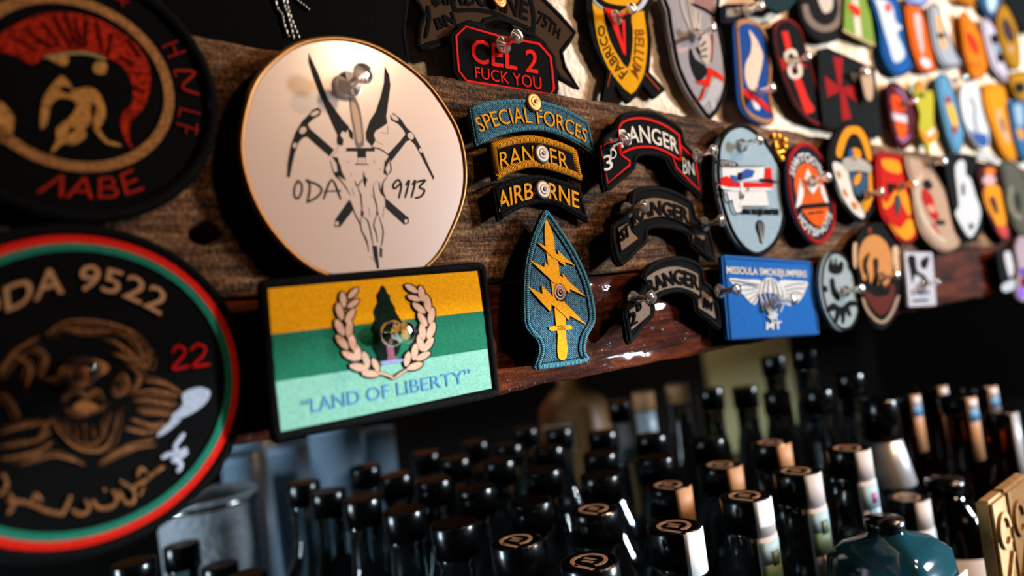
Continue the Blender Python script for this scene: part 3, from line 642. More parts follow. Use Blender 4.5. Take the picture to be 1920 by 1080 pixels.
out = crom(A6([(325, 740), (430, 690), (560, 655), (680, 650), (830, 690), (955, 735)]), False, 4)+crom(A6([(1012, 990), (900, 925), (800, 870), (700, 850), (600, 865), (480, 910), (365, 985)]), False, 4)
p = Patch('curved_tab', 'plain black curved tab with gold AIRBORNE lettering, lowest of the tab stack', out, lift=(0.001, 0.004), thick=0.0022)
p.body(thread('#0b0a0a')); p.border(merrow('#121113'), 0.0014, pts=inset(out, 5))
p.text('lettering', 'AIRBORNE', A6([(370, 912), (470, 860), (580, 825), (680, 810), (800, 840), (950, 890)]), A6([(355, 770), (460, 725), (580, 700), (680, 690), (800, 715), (945, 770)]), GLD, 2, bold=0.01)
NICK = plain('nickel', '#6a6058', 0.5, 1.0); COPP = plain('copper', '#8f6038', 0.42, 1.0); BRNZ = plain('dark_bronze', '#4a3226', 0.42, 1.0)
thumbtack(1000, 192, 'copper thumb tack holding the top edge of the teal tab', COPP, h=0.0075)
thumbtack(1015, 289, 'pale nickel thumb tack covering the G of the gold RANGER tab', NICK, h=0.0070)
thumbtack(1017, 356, 'nickel thumb tack covering the O of the gold AIRBORNE tab', NICK, h=0.0060)

# ---------------------------------------------------------------- arrowhead
A7 = lambda L_: C(L_, 900, 390, 3.273)
out = crom(A7([(402, 12), (440, 50), (510, 150), (580, 260), (640, 380), (680, 490), (705, 620), (705, 700), (680, 750), (655, 800), (645, 850), (650, 890), (672, 930), (610, 955), (520, 970), (440, 980), (340, 988), (352, 930), (365, 870), (352, 810), (310, 770), (280, 720), (272, 650), (270, 540), (275, 420), (290, 300), (320, 190), (365, 80)]), True, 3)
p = Patch('arrowhead_patch', 'teal arrowhead-shaped patch with gold dagger and three lightning bolts', out, lift=(0.003, 0.008), thick=0.0024)
p.body(thread('#3f6476', 50, period=0.0009, depth=0.0006, var=0.55)); p.border(merrow('#4f8b9c'), 0.0014, pts=inset(out, 4.5))
p.strokes('inner_seam', [inset(out, 11)+[inset(out, 11)[0]]], 1.6, thread('#0e1c22'), 1, smooth=False)
p.polys('dagger', [crom(A7(l), True, 2) for l in ([(405, 68), (425, 100), (445, 150), (458, 210), (460, 260), (480, 330), (488, 400), (490, 460), (515, 570), (525, 640), (525, 720), (530, 800), (537, 860), (530, 920), (505, 935), (480, 915), (475, 850), (478, 780), (465, 700), (455, 590), (440, 480), (425, 380), (412, 300), (400, 220), (397, 130)], [(425, 735), (440, 725), (550, 720), (565, 733), (555, 745), (440, 755)])], GLD, 2)
p.polys('lightning_bolt', [A7([(348, 208), (400, 235), (418, 222), (455, 275), (484, 288), (480, 262), (525, 305), (585, 355), (522, 330), (525, 358), (470, 312), (445, 305), (415, 270)])], GLD, 3)
p.polys('lightning_bolt', [A7([(303, 317), (395, 365), (398, 332), (450, 385), (512, 430), (505, 400), (555, 460), (652, 545), (552, 497), (550, 525), (500, 470), (455, 462), (425, 430), (360, 370)])], GLD, 3)
p.polys('lightning_bolt', [A7([(290, 478), (385, 530), (380, 475), (425, 520), (470, 570), (510, 570), (560, 620), (652, 717), (550, 660), (548, 690), (500, 640), (440, 590), (432, 635), (370, 570)])], GLD, 3)
thumbtack(1047, 549, 'dark bronze thumb tack at the centre of the teal arrowhead', BRNZ, h=0.0088)

# ---------------------------------------------------------------- three ranger scrolls
def scroll(label, f, outer, panel_top, panel_bot, left_tail, right_tail, field, line, letters, txts, edge, lift, linew=4.0):
    p = Patch('scroll_patch', label, crom(f(outer), True, 2), lift=lift, thick=0.0024, group='ranger scrolls')
    p.body(thread('#0a0a0b', 30)); p.border(merrow(edge), 0.0016, pts=inset(crom(f(outer), True, 2), 4))
    fm = thread(field, 30)
    p.polys('tail_field', [f(left_tail)], fm, 1); p.polys('tail_field', [f(right_tail)], fm, 1)
    loop = crom(panel_top, False, 4)+crom(panel_bot[::-1], False, 4)
    p.poly('name_field', f(loop), fm, 2)
    lm = thread(line, 45)
    p.strokes('panel_outline', [f(loop+[loop[0]])], linew, lm, 3, smooth=False)
    p.strokes('tail_outline', [f(left_tail+[left_tail[0]])], linew, lm, 1.6, smooth=False); p.strokes('tail_outline', [f(right_tail+[right_tail[0]])], linew, lm, 1.6, smooth=False)
    for tx, bt, tp, bo in txts: p.text('lettering', tx, f(bt), f(tp), thread(letters, 70), 4, bold=bo)
    return p
S1 = lambda L_: C(L_, 1110, 190, 4.696)
scroll('black ranger scroll with red outline and white lettering, highest of the three scrolls', S1,
    [(60, 400), (110, 310), (190, 250), (220, 170), (270, 110), (400, 90), (540, 95), (680, 165), (790, 250), (810, 360), (900, 460), (945, 560), (965, 850), (900, 800), (760, 690), (680, 590), (640, 510), (540, 480), (430, 480), (385, 520), (370, 600), (250, 700), (110, 800), (80, 600)],
    [(235, 240), (270, 185), (350, 155), (440, 150), (540, 172), (660, 225), (765, 300)], [(250, 465), (340, 420), (430, 402), (540, 405), (640, 440), (710, 480), (785, 525)],
    [(75, 400), (215, 330), (245, 465), (330, 525), (330, 560), (140, 722)], [(785, 390), (910, 520), (950, 782), (745, 590), (710, 485), (785, 530)],
    '#0b0b0d', '#cf1d14', '#d8d2c6', [('RANGER', [(262, 408), (360, 370), (450, 360), (560, 378), (660, 408), (765, 465)], [(235, 245), (340, 215), (450, 205), (560, 235), (660, 275), (750, 330)], 0.012), ('3', [(110, 615), (190, 590)], [(98, 475), (170, 455)], 0.01), ('D', [(165, 510), (222, 495)], [(160, 420), (212, 410)], 0.0), ('BN', [(805, 635), (905, 650)], [(795, 480), (892, 540)], 0.0)], '#0d0d0f', (0.003, 0.007), 4.2)
S2_ = lambda L_: C(L_, 1130, 340, 6.0)
scroll('dark brown ranger scroll with black lettering, middle of the three scrolls', S2_,
    [(90, 500), (200, 430), (290, 300), (300, 200), (330, 110), (500, 60), (700, 75), (880, 150), (1010, 240), (1050, 400), (1190, 520), (1270, 900), (1130, 830), (980, 720), (960, 620), (860, 560), (700, 530), (560, 530), (500, 560), (490, 690), (380, 790), (200, 960), (110, 800)],
    [(340, 300), (420, 215), (560, 175), (700, 185), (850, 230), (980, 300)], [(350, 530), (440, 450), (560, 415), (700, 400), (850, 440), (995, 510)],
    [(170, 520), (300, 450), (340, 560), (420, 640), (210, 790)], [(1010, 600), (1160, 600), (1190, 850), (990, 690)],
    '#7a614b', '#1a120d', '#0c0a09', [('RANGER', [(360, 480), (480, 410), (620, 375), (760, 390), (870, 420), (980, 470)], [(350, 330), (470, 250), (620, 215), (760, 235), (880, 270), (970, 320)], 0.03), ('1ST', [(190, 700), (320, 600)], [(190, 560), (290, 470)], 0.02), ('BN', [(1040, 720), (1170, 800)], [(1050, 600), (1150, 650)], 0.02)], '#16100d', (0.003, 0.008), 3.4)
S3 = lambda L_: C(L_, 1150, 470, 5.686)
scroll('grey-tan ranger scroll with bold black lettering, lowest of the three scrolls', S3,
    [(95, 620), (170, 560), (310, 400), (300, 260), (400, 140), (560, 80), (720, 65), (860, 110), (950, 190), (970, 330), (1080, 430), (1150, 850), (1000, 750), (870, 650), (850, 520), (760, 455), (640, 450), (520, 480), (440, 560), (430, 690), (320, 800), (170, 1000), (130, 850)],
    [(325, 295), (450, 210), (580, 165), (700, 158), (820, 190), (920, 240)], [(430, 480), (520, 430), (620, 405), (720, 400), (840, 440), (940, 505)],
    [(165, 630), (330, 520), (410, 600), (405, 680), (190, 858)], [(950, 410), (1070, 500), (1105, 740), (905, 610), (900, 520)],
    '#84766a', '#17140f', '#0a0909', [('RANGER', [(400, 455), (500, 405), (600, 370), (700, 355), (800, 375), (920, 415)], [(340, 320), (470, 255), (590, 215), (710, 195), (800, 220), (915, 265)], 0.03), ('2', [(190, 810), (265, 765)], [(180, 670), (240, 620)], 0.02), ('D', [(265, 650), (310, 620)], [(255, 560), (300, 540)], 0.02), ('BN', [(965, 600), (1060, 640)], [(970, 490), (1060, 540)], 0.0)], '#141719', (0.003, 0.008), 3.4)
for px, py, h, lb in ((1139, 273, 0.007, 'clear push pin at the left of the red-outlined scroll'), (1304, 293, 0.007, 'clear push pin between the red-outlined scroll and the pale blue oval'), (1173, 396, 0.008, 'clear push pin at the left of the dark brown scroll'), (1318, 421, 0.006, 'clear push pin at the right of the dark brown scroll'), (1185, 562, 0.008, 'clear push pin at the left of the grey-tan scroll'), (1346, 547, 0.007, 'clear push pin at the left edge of the blue winged patch')):
    pushpin(px, py, lb, h=h, length=0.0145)

# ---------------------------------------------------------------- pale blue aeroplane oval
Q = lambda L_: C(L_, 1310, 220, 4.154)
out = crom(Q([(135, 330), (150, 200), (210, 100), (310, 55), (400, 85), (490, 160), (570, 270), (630, 390), (665, 540), (670, 690), (650, 850), (600, 970), (530, 1045), (450, 1080), (370, 1050), (290, 970), (220, 840), (160, 650), (135, 480)]), True, 3)
p = Patch('aeroplane_patch', 'pale blue oval patch with red and white aeroplane and SMOKEJUMPER lettering', out, lift=(0.002, 0.006), thick=0.0026)
p.body(thread('#8fa9b8', 10)); p.border(merrow('#0a0b0d'), 0.0019, pts=inset(out, 2.5))
WHT = thread('#d5d8d8', 20)
p.polys('state_shape', [Q([(185, 575), (525, 570), (548, 690), (340, 690), (335, 745), (290, 748), (260, 650), (240, 660), (225, 600)])], WHT, 1)
p.polys('wing_panel', [Q([(180, 385), (510, 380), (515, 480), (300, 500), (185, 470)])], WHT, 1)
RDT = thread('#c8190f', 10)
p.polys('fuselage', [crom(Q([(145, 500), (215, 455), (300, 500), (400, 505), (510, 510), (575, 500), (570, 548), (400, 545), (230, 540), (160, 525)]), True, 2)], RDT, 2)
p.polys('tail_fin', [Q([(520, 395), (565, 390), (577, 505), (505, 505)])], RDT, 2)
p.polys('white_belly', [Q([(150, 520), (230, 545), (400, 548), (570, 548), (568, 568), (300, 575), (190, 560)])], WHT, 3)
p.polys('blue_jumper', [Q([(250, 450), (300, 455), (305, 510), (270, 500)]), ], thread('#2c5fa8'), 3)
p.polys('blue_jumper', [Q([(330, 430), (375, 400), (440, 415), (420, 465), (330, 490)])], thread('#2b4f9a'), 3)
p.polys('dark_jumper', [Q([(315, 430), (340, 425), (335, 490), (312, 485)]), ], thread('#121318'), 4)
p.polys('tail_plane', [Q([(480, 475), (560, 480), (630, 505), (570, 512), (480, 495)])], thread('#111317'), 3)
p.polys('strut', [Q([(322, 505), (345, 505), (350, 595), (330, 590)])], WHT, 4)
dk = thread('#14161a')
p.strokes('outline_stitching', [Q(l) for l in ([(175, 380), (185, 480)], [(180, 382), (510, 378)], [(145, 500), (150, 530), (190, 570), (200, 600)], [(185, 570), (180, 600), (195, 612), (200, 585)], [(335, 590), (345, 635), (352, 600)], [(215, 580), (240, 660), (258, 645), (270, 700), (295, 750), (330, 735)], [(340, 692), (545, 692)], [(388, 540), (390, 572)])], 2.2, dk, 5)
p.poly('banner', crom(Q([(150, 325), (290, 350), (302, 385), (155, 370)]), True, 2), dk, 2)
p.text('banner_lettering', 'OTTER', Q([(175, 372), (290, 388)]), Q([(175, 335), (290, 355)]), WHT, 3)
p.text('lettering', 'SMOKEJUMPER', Q([(335, 752), (632, 758)]), Q([(345, 710), (635, 712)]), dk, 3, bold=0.03)
p.poly('parachute', crom(Q([(450, 830), (470, 800), (500, 815), (512, 850), (505, 930), (495, 985), (480, 940), (455, 880)]), True, 3), dk, 2)
p.strokes('parachute_lines', [Q(l) for l in ([(465, 820), (490, 970)], [(480, 815), (492, 970)], [(498, 830), (497, 970)])], 1.4, WHT, 3)
pushpin(1390, 273, 'clear push pin at the top of the pale blue aeroplane oval', h=0.008, length=0.0145)

# ---------------------------------------------------------------- gold charm
GOLD = plain('bright_gold', '#e8ae3c', 0.38, 1.0); gc = W(1461, 278, -0.004)
R = root('gold_pin_cluster', gc, 'small shiny gold pin beside the pale blue oval', 'pin badge')
for i, (dx, dy, r_) in enumerate(((0, 0, 5), (-9, -8, 4), (8, -14, 5), (6, 8, 4), (-4, 10, 4), (10, -2, 4), (-13, -22, 5), (-2, -22, 4), (2, 20, 5), (9, 18, 4), (-8, -2, 4))):
    q = W(1461+dx, 278+dy, -0.003-0.002*(i % 3)); rr = r_*0.00058
    v, f = lathe([(0, -rr), (rr*0.7, -rr*0.7), (rr, 0), (rr*0.7, rr*0.7), (0, rr)], 9, 'Y', cap=False)
    mesh_obj('gold_bead', [tuple(Vector(a)+q-gc) for a in v], f, GOLD, R)
v, f = lathe([(0.004, -0.003), (0.0045, 0.0), (0.003, 0.001)], 16, 'Y'); mesh_obj('back_plate', v, f, GOLD, R)

# ---------------------------------------------------------------- mountain crew oval (red rim)
H = lambda L_: C(L_, 1430, 240, 4.5)
out = crom(H([(190, 370), (200, 260), (250, 170), (320, 125), (400, 140), (480, 220), (540, 330), (580, 450), (605, 600), (608, 760), (580, 880), (520, 960), (450, 985), (370, 940), (290, 830), (230, 690), (200, 540)]), True, 3)
p = Patch('mountain_crew_patch', 'round navy patch with red rim and white mountains on orange, HOTSHOTS lettering', out, lift=(0.001, 0.006), thick=0.0026)
p.body(thread('#0e1226', 10)); p.border(merrow('#c51812'), 0.0019, pts=inset(out, 4))
p.poly('orange_disc', crom(H([(268, 480), (275, 390), (310, 320), (375, 295), (440, 340), (500, 450), (545, 580), (555, 680), (525, 780), (480, 830), (420, 800), (350, 720), (310, 650), (285, 570)]), True, 3), thread('#d0560f', 40), 1)
p.polys('mountain', [H([(280, 675), (300, 560), (315, 425), (345, 470), (345, 560), (320, 660)])], WHT, 2)
p.polys('mountain', [H([(355, 430), (378, 340), (410, 400), (470, 480), (425, 560), (380, 500), (390, 460)])], WHT, 2)
p.polys('mountain', [H([(480, 470), (510, 490), (560, 640), (535, 640), (500, 560)])], WHT, 2)
p.strokes('banner_stripe', [H([(325, 665), (440, 655), (560, 645)])], 9, thread('#17121c'), 3)
p.strokes('small_print', [H([(395, 720), (430, 716)])], 5, thread('#17121c'), 3); p.strokes('small_print', [H([(455, 712), (505, 706)])], 5, thread('#17121c'), 3)
p.text('lettering', 'SAWTOOTH', H([(262, 415), (290, 330), (340, 285), (390, 290), (440, 320), (485, 395)]), H([(225, 375), (250, 270), (310, 215), (380, 208), (450, 265), (520, 370)]), WHT, 2, bold=0.02)
p.text('lettering', 'HOTSHOTS', H([(300, 760), (350, 850), (420, 905), (480, 905), (540, 850), (585, 740)]), H([(325, 715), (370, 790), (430, 840), (480, 840), (520, 790), (550, 690)]), WHT, 2, bold=0.02)
pushpin(1521, 340, 'clear push pin through the middle of the mountain crew patch', h=0.008, length=0.0145)

# ---------------------------------------------------------------- blue winged parachute patch
M_ = lambda L_: C(L_, 1330, 440, 4.267)
out = rrect(M_([(95, 165), (812, 215), (878, 800), (150, 842)]), 6)
p = Patch('winged_parachute_patch', 'rectangular bright blue patch with white winged parachute and MISSOULA lettering', out, lift=(0.002, 0.006), thick=0.0026)
p.body(thread('#1d62b4', 60)); p.border(merrow('#2a6fc4'), 0.0015, pts=inset(out, 3))
p.text('lettering', 'MISSOULA SMOKEJUMPERS', M_([(140, 308), (778, 340)]), M_([(138, 250), (775, 288)]), WHT, 2, bold=0.02)
p.text('lettering', 'MT', M_([(455, 760), (580, 752)]), M_([(455, 698), (578, 690)]), WHT, 2, bold=0.03)
p.polys('wing', [crom(M_([(160, 350), (280, 358), (400, 362), (420, 400), (400, 480), (370, 555), (330, 545), (270, 480), (210, 420)]), True, 3)], WHT, 1)
p.polys('wing', [crom(M_([(560, 370), (680, 368), (780, 378), (778, 420), (730, 520), (660, 568), (600, 540), (590, 460)]), True, 3)], WHT, 1)
fl = [M_(l) for l in ([(180, 365), (300, 385), (400, 400)], [(210, 410), (300, 400), (390, 420)], [(240, 450), (380, 430)], [(270, 490), (385, 450)], [(310, 530), (390, 470)], [(350, 550), (392, 490)], [(770, 395), (680, 395), (600, 420)], [(765, 430), (690, 430), (610, 450)], [(745, 480), (690, 460), (615, 480)], [(715, 530), (620, 500)], [(670, 560), (625, 520)])]
for g_ in (fl[:6], fl[6:]): p.strokes('wing_feather_lines', g_, 1.8, thread('#3c4f7d'), 2)
p.poly('parachute_canopy', crom(M_([(405, 480), (415, 400), (450, 350), (500, 345), (550, 380), (575, 440), (580, 490), (530, 470), (480, 465), (430, 465)]), True, 3), WHT, 3)
p.strokes('parachute_gores', [M_(l) for l in ([(455, 360), (430, 465)], [(480, 352), (470, 465)], [(505, 352), (520, 468)], [(530, 370), (560, 480)])], 1.5, thread('#53669a'), 4)
p.strokes('parachute_lines', [M_(l) for l in ([(410, 490), (490, 650)], [(440, 470), (500, 650)], [(480, 470), (505, 650)], [(575, 490), (520, 650)], [(400, 470), (430, 600)], [(600, 540), (570, 615)])], 3.4, WHT, 3)
p.poly('star_burst', M_([(465, 655), (490, 640), (480, 610), (505, 625), (520, 600), (530, 630), (555, 635), (540, 655), (548, 685), (520, 675), (505, 695), (490, 675)]), WHT, 4)
pushpin(1452, 566, 'clear push pin below the parachute of the blue winged patch', h=0.008, length=0.0145)

# ---------------------------------------------------------------- generic small patches further along the wall
def simple(name, label, out, base_hex, border_hex, parts=(), base=BEAM_Y, lift=(0.002, 0.006), bw=0.0016, pinat=None, pinlabel=None, inset_px=3, thick=0.0026, cat='patch'):
    p = Patch(name, label, out, base=base, lift=lift, thick=thick, cat=cat)
    p.body(thread(base_hex, 20))
    if border_hex: p.border(merrow(border_hex), bw, pts=inset(out, inset_px))
    for i, (nm, kind, data, hexc, lev) in enumerate(parts):
        mt_ = thread(hexc, 25*i)
        if kind == 'poly': p.poly(nm, data, mt_, lev)
        elif kind == 'blob': p.poly(nm, crom(data, True, 3), mt_, lev)
        elif kind == 'ell': p.poly(nm, ell(*data, n=22), mt_, lev)
        elif kind == 'line':
            for d_ in data[1:]: p.strokes(nm, [d_], data[0], mt_, lev)
        elif kind == 'text': p.text(nm, data[0], data[1], data[2], mt_, lev, bold=0.015)
    if pinat: pushpin(pinat[0], pinat[1], pinlabel, base=base, h=lift[0]+0.006, length=0.0145)
    return p
Y_ = lambda L_: C(L_, 1540, 220, 5.4)
simple('eagle_shield_patch', 'black pointed shield patch with yellow arch and white and yellow eagle', crom(Y_([(65, 420), (90, 250), (180, 110), (300, 40), (400, 80), (490, 230), (530, 420), (570, 600), (560, 800), (520, 950), (440, 1050), (380, 1050), (280, 970), (180, 820), (110, 620)]), True, 3), '#0b0b0d', '#0b0b0c', (
    ('yellow_arch', 'blob', Y_([(150, 370), (180, 230), (250, 110), (330, 90), (400, 110), (470, 230), (515, 420), (470, 430), (430, 300), (380, 190), (320, 165), (270, 210), (230, 320), (200, 410)]), '#d38a10', 1),
    ('white_wing', 'blob', Y_([(118, 460), (200, 470), (260, 520), (290, 640), (330, 800), (400, 900), (440, 990), (400, 1025), (300, 960), (200, 820), (140, 640)]), '#c9c8c2', 1),
    ('grey_head', 'blob', Y_([(215, 430), (330, 400), (430, 430), (520, 510), (500, 560), (380, 540), (260, 540)]), '#9c9c98', 2),
    ('blue_body', 'blob', Y_([(275, 590), (330, 560), (470, 580), (470, 700), (420, 780), (360, 800), (320, 720)]), '#2c4a66', 1),
    ('yellow_wing', 'blob', Y_([(480, 570), (535, 590), (545, 700), (510, 850), (450, 960), (400, 890), (440, 820), (480, 740)]), '#d38a10', 2),
    ('beak', 'blob', Y_([(320, 310), (390, 330), (400, 400), (330, 440), (300, 420), (330, 380)]), '#d38a10', 2),
    ('blue_crest', 'blob', Y_([(280, 340), (310, 310), (315, 380), (285, 395)]), '#234f92', 2),
    ('claw', 'blob', Y_([(345, 600), (400, 560), (390, 650), (340, 690), (330, 660)]), '#d38a10', 3),
    ('orange_mark', 'blob', Y_([(165, 545), (195, 555), (205, 615), (180, 600)]), '#c97a1a', 3), ('orange_mark', 'blob', Y_([(225, 720), (255, 750), (275, 800), (240, 780)]), '#c97a1a', 3), ('orange_mark', 'blob', Y_([(310, 860), (360, 870), (365, 930), (335, 920)]), '#c97a1a', 3)),
    pinat=(1622, 366), pinlabel='clear push pin at the right edge of the eagle shield')
N5 = lambda L_: C(L_, 1520, 400, 4.5)
simple('wave_oval_patch', 'small pale grey-blue oval patch with black hand and wave shapes', ell(*N5([(242, 655)])[0], 36, 76, -9), '#8ea0a6', '#17191b', (
    ('black_hand', 'blob', N5([(150, 470), (175, 370), (190, 440), (215, 370), (225, 440), (260, 400), (280, 440), (260, 500), (200, 515)]), '#0d0e0f', 1),
    ('black_figure', 'blob', N5([(165, 560), (195, 545), (210, 620), (250, 700), (240, 740), (190, 700), (170, 640)]), '#121314', 1),
    ('black_wave', 'blob', N5([(130, 810), (190, 755), (260, 790), (330, 735), (390, 750), (380, 780), (330, 790), (345, 860), (320, 870), (300, 830), (285, 920), (265, 930), (255, 850), (225, 920), (200, 900), (210, 820), (150, 835)]), '#121314', 1),
    ('black_mark', 'blob', N5([(110, 620), (135, 610), (145, 660), (120, 660)]), '#121314', 1)), pinat=(1583, 546), pinlabel='clear push pin on the small grey-blue oval')
simple('burning_hand_patch', 'dark spade-shaped patch with tan oval, black flames and brown point', crom(N5([(375, 420), (380, 230), (450, 120), (560, 80), (670, 120), (740, 240), (765, 400), (755, 620), (745, 760), (690, 900), (600, 985), (520, 940), (450, 800), (420, 640), (400, 520)]), True, 3), '#0c0a0a', '#0d0c0c', (
    ('tan_oval', 'ell', (*N5([(548, 415)])[0], 32, 52, -6), '#b9804a', 1),
    ('brown_point', 'blob', N5([(440, 640), (560, 620), (700, 600), (700, 720), (650, 820), (590, 860), (520, 800), (460, 700)]), '#54241a', 2),
    ('black_flames', 'blob', N5([(430, 690), (440, 600), (480, 540), (450, 480), (450, 390), (500, 330), (475, 430), (490, 520), (510, 600), (540, 520), (535, 390), (570, 390), (570, 500), (570, 620), (600, 560), (625, 640), (665, 600), (660, 680), (560, 700), (490, 660)]), '#0b0a0a', 3),
    ('tan_edge', 'line', (6, N5([(440, 720), (500, 850), (600, 920), (680, 850), (740, 700)])), '#9a8573', 2),
    ('bone', 'blob', N5([(360, 260), (400, 270), (385, 460), (360, 420)]), '#b99a7a', 1), ('bone', 'blob', N5([(690, 300), (740, 290), (760, 480), (715, 490)]), '#c2a68a', 1),
    ('red_mark', 'blob', N5([(480, 120), (510, 110), (510, 165), (485, 160)]), '#7a2c12', 2)), pinat=(1651, 520), pinlabel='clear push pin on the dark spade-shaped patch')
simple('lettered_card', 'small white card with black drawing and lettering near the plank end', rrect(N5([(790, 325), (1025, 330), (1062, 775), (828, 790)]), 3), '#aeb2c0', None, (
    ('black_drawing', 'blob', N5([(820, 370), (880, 360), (900, 480), (960, 520), (1000, 590), (930, 540), (880, 520), (860, 590), (840, 480)]), '#14151a', 1),
    ('black_drawing', 'blob', N5([(930, 400), (1000, 360), (980, 460), (940, 460)]), '#14151a', 1),
    ('lettering', 'text', ('DMS', N5([(855, 690), (1005, 680)]), N5([(850, 645), (1000, 640)])), '#17181c', 1),
    ('small_print', 'line', (6, N5([(872, 738), (900, 737)]), N5([(915, 736), (940, 735)]), N5([(955, 734), (985, 733)])), '#17181c', 1)), pinat=(1728, 533), pinlabel='clear push pin on the small white card', cat='card')

U = lambda L_: C(L_, 1620, 240, 4.5)
simple('red_flame_shield_patch', 'red shield patch with yellow lettering band and yellow flames', crom(U([(110, 230), (220, 215), (330, 250), (350, 430), (420, 650), (455, 850), (420, 950), (360, 970), (290, 940), (210, 820), (150, 740), (120, 560)]), True, 3), '#b01208', '#a4140c', (
    ('yellow_band', 'blob', U([(155, 265), (290, 280), (310, 380), (220, 370), (165, 330)]), '#dc8a12', 1),
    ('yellow_flame', 'blob', U([(140, 560), (190, 640), (260, 530), (340, 520), (400, 680), (380, 740), (320, 640), (290, 560), (230, 650), (170, 680)]), '#dc8a12', 1),
    ('grey_figure', 'blob', U([(255, 600), (285, 560), (310, 650), (280, 740)]), '#3b4046', 2), ('black_mark', 'blob', U([(200, 470), (260, 480), (220, 560)]), '#151010', 2),
    ('yellow_scroll', 'blob', U([(205, 780), (300, 850), (370, 770), (430, 800), (420, 900), (350, 945), (270, 900)]), '#e08e16', 1)), pinat=(1685, 350), pinlabel='clear push pin on the red flame shield')
simple('tan_oval_patch', 'tan oval patch with red and black figure inside a pale ring', crom(U([(345, 250), (450, 240), (560, 330), (660, 480), (750, 700), (805, 900), (800, 1000), (700, 1045), (600, 1010), (480, 880), (430, 700), (400, 480)]), True, 3), '#a58d79', '#9c8672', (
    ('pale_ring', 'line', (9, U([(480, 400), (440, 520), (480, 720), (600, 900), (680, 960)])), '#b8a999', 1),
    ('red_figure', 'blob', U([(500, 510), (570, 560), (600, 660), (640, 760), (580, 770), (530, 680), (490, 600)]), '#a41c12', 1),
    ('red_figure', 'blob', U([(570, 790), (620, 850), (640, 920), (590, 870)]), '#a4301f', 1),
    ('black_head', 'blob', U([(500, 460), (540, 430), (580, 480), (560, 520), (510, 500)]), '#17171a', 2),
    ('black_mark', 'blob', U([(610, 780), (680, 780), (680, 815), (620, 815)]), '#17171a', 2), ('pale_face', 'blob', U([(540, 650), (590, 660), (600, 710), (550, 700)]), '#cf8e78', 2)), pinat=(1742, 308), pinlabel='clear push pin above the tan oval patch')
simple('white_bird_patch', 'black patch with a tall white bird shape between tan and maroon patches', crom(U([(690, 240), (800, 215), (940, 240), (960, 400), (960, 600), (1000, 800), (960, 930), (880, 960), (800, 850), (740, 600), (700, 420)]), True, 3), '#08090b', None, (
    ('white_bird', 'blob', U([(770, 330), (820, 270), (855, 300), (860, 390), (900, 430), (940, 560), (985, 700), (960, 830), (900, 925), (830, 840), (770, 720), (800, 660), (790, 540)]), '#b9c1c8', 1),
    ('dark_slit', 'blob', U([(825, 480), (845, 470), (850, 560), (830, 560)]), '#23282e', 2), ('dark_mark', 'blob', U([(890, 810), (925, 810), (915, 855), (890, 850)]), '#23282e', 2)))
simple('maroon_drop_patch', 'narrow maroon and yellow teardrop patch right of the white bird', crom(U([(960, 380), (1000, 310), (1070, 290), (1150, 350), (1180, 480), (1200, 700), (1240, 920), (1190, 960), (1110, 860), (1020, 660), (990, 500)]), True, 3), '#3a1117', '#4a151c', (
    ('yellow_ring', 'blob', U([(1010, 520), (1060, 470), (1140, 500), (1170, 620), (1200, 800), (1150, 850), (1080, 760), (1020, 630)]), '#cf8510', 1),
    ('dark_core', 'blob', U([(1060, 590), (1100, 580), (1135, 700), (1120, 730), (1080, 660)]), '#33201f', 2), ('orange_cap', 'blob', U([(1025, 350), (1070, 330), (1110, 360), (1080, 400), (1030, 400)]), '#c46a14', 1), ('white_band', 'blob', U([(1000, 430), (1060, 390), (1110, 430), (1090, 475), (1010, 470)]), '#b79aa0', 2), ('red_tip', 'blob', U([(1120, 840), (1205, 830), (1210, 920), (1170, 925)]), '#b3403a', 2)))
simple('olive_oval_patch', 'olive-grey oval patch at the right end of the plank', crom(U([(1160, 300), (1240, 275), (1330, 350), (1390, 520), (1420, 760), (1380, 900), (1300, 880), (1230, 720), (1190, 500)]), True, 3), '#4b4d43', '#3c3d36', (
    ('pale_ring', 'line', (7, U([(1240, 500), (1230, 620), (1270, 730), (1330, 760)])), '#7b7866', 1), ('dark_core', 'blob', U([(1280, 560), (1310, 560), (1320, 680), (1295, 690)]), '#15191c', 1)))
simple('white_cap_patch', 'white arched tab above the maroon teardrop patch', crom(U([(955, 230), (1000, 190), (1080, 220), (1130, 280), (1110, 300), (1030, 270), (970, 260)]), True, 3), '#a9b0b4', None, base=BEAM_Y)
K_ = lambda L_: C(L_, 1680, 420, 4.908)
simple('black_white_tag', 'small black tag with white figure below the olive oval', K_([(920, 240), (1060, 215), (1110, 570), (1000, 620), (960, 480)]), '#0a0b0d', None, (
    ('white_figure', 'blob', K_([(1000, 270), (1050, 260), (1085, 420), (1050, 490), (1010, 360)]), '#b9bbc0', 1), ('white_base', 'blob', K_([(975, 570), (1060, 515), (1110, 530), (1080, 600), (1000, 625)]), '#aab4c0', 2)), cat='tag')
simple('purple_figure_badge', 'small purple, white and red badge at the right edge of the frame', crom(K_([(1110, 180), (1150, 110), (1200, 150), (1230, 300), (1230, 650), (1170, 710), (1110, 640), (1130, 420), (1105, 260)]), True, 3), '#9a8d98', None, (
    ('purple_skirt', 'blob', K_([(1140, 410), (1200, 410), (1210, 490), (1150, 480)]), '#5a45a0', 1), ('red_band', 'blob', K_([(1150, 500), (1210, 500), (1210, 580), (1150, 570)]), '#6b150c', 1), ('purple_foot', 'blob', K_([(1115, 600), (1150, 570), (1190, 620), (1170, 690), (1130, 670)]), '#7c5cc0', 1)), cat='badge')

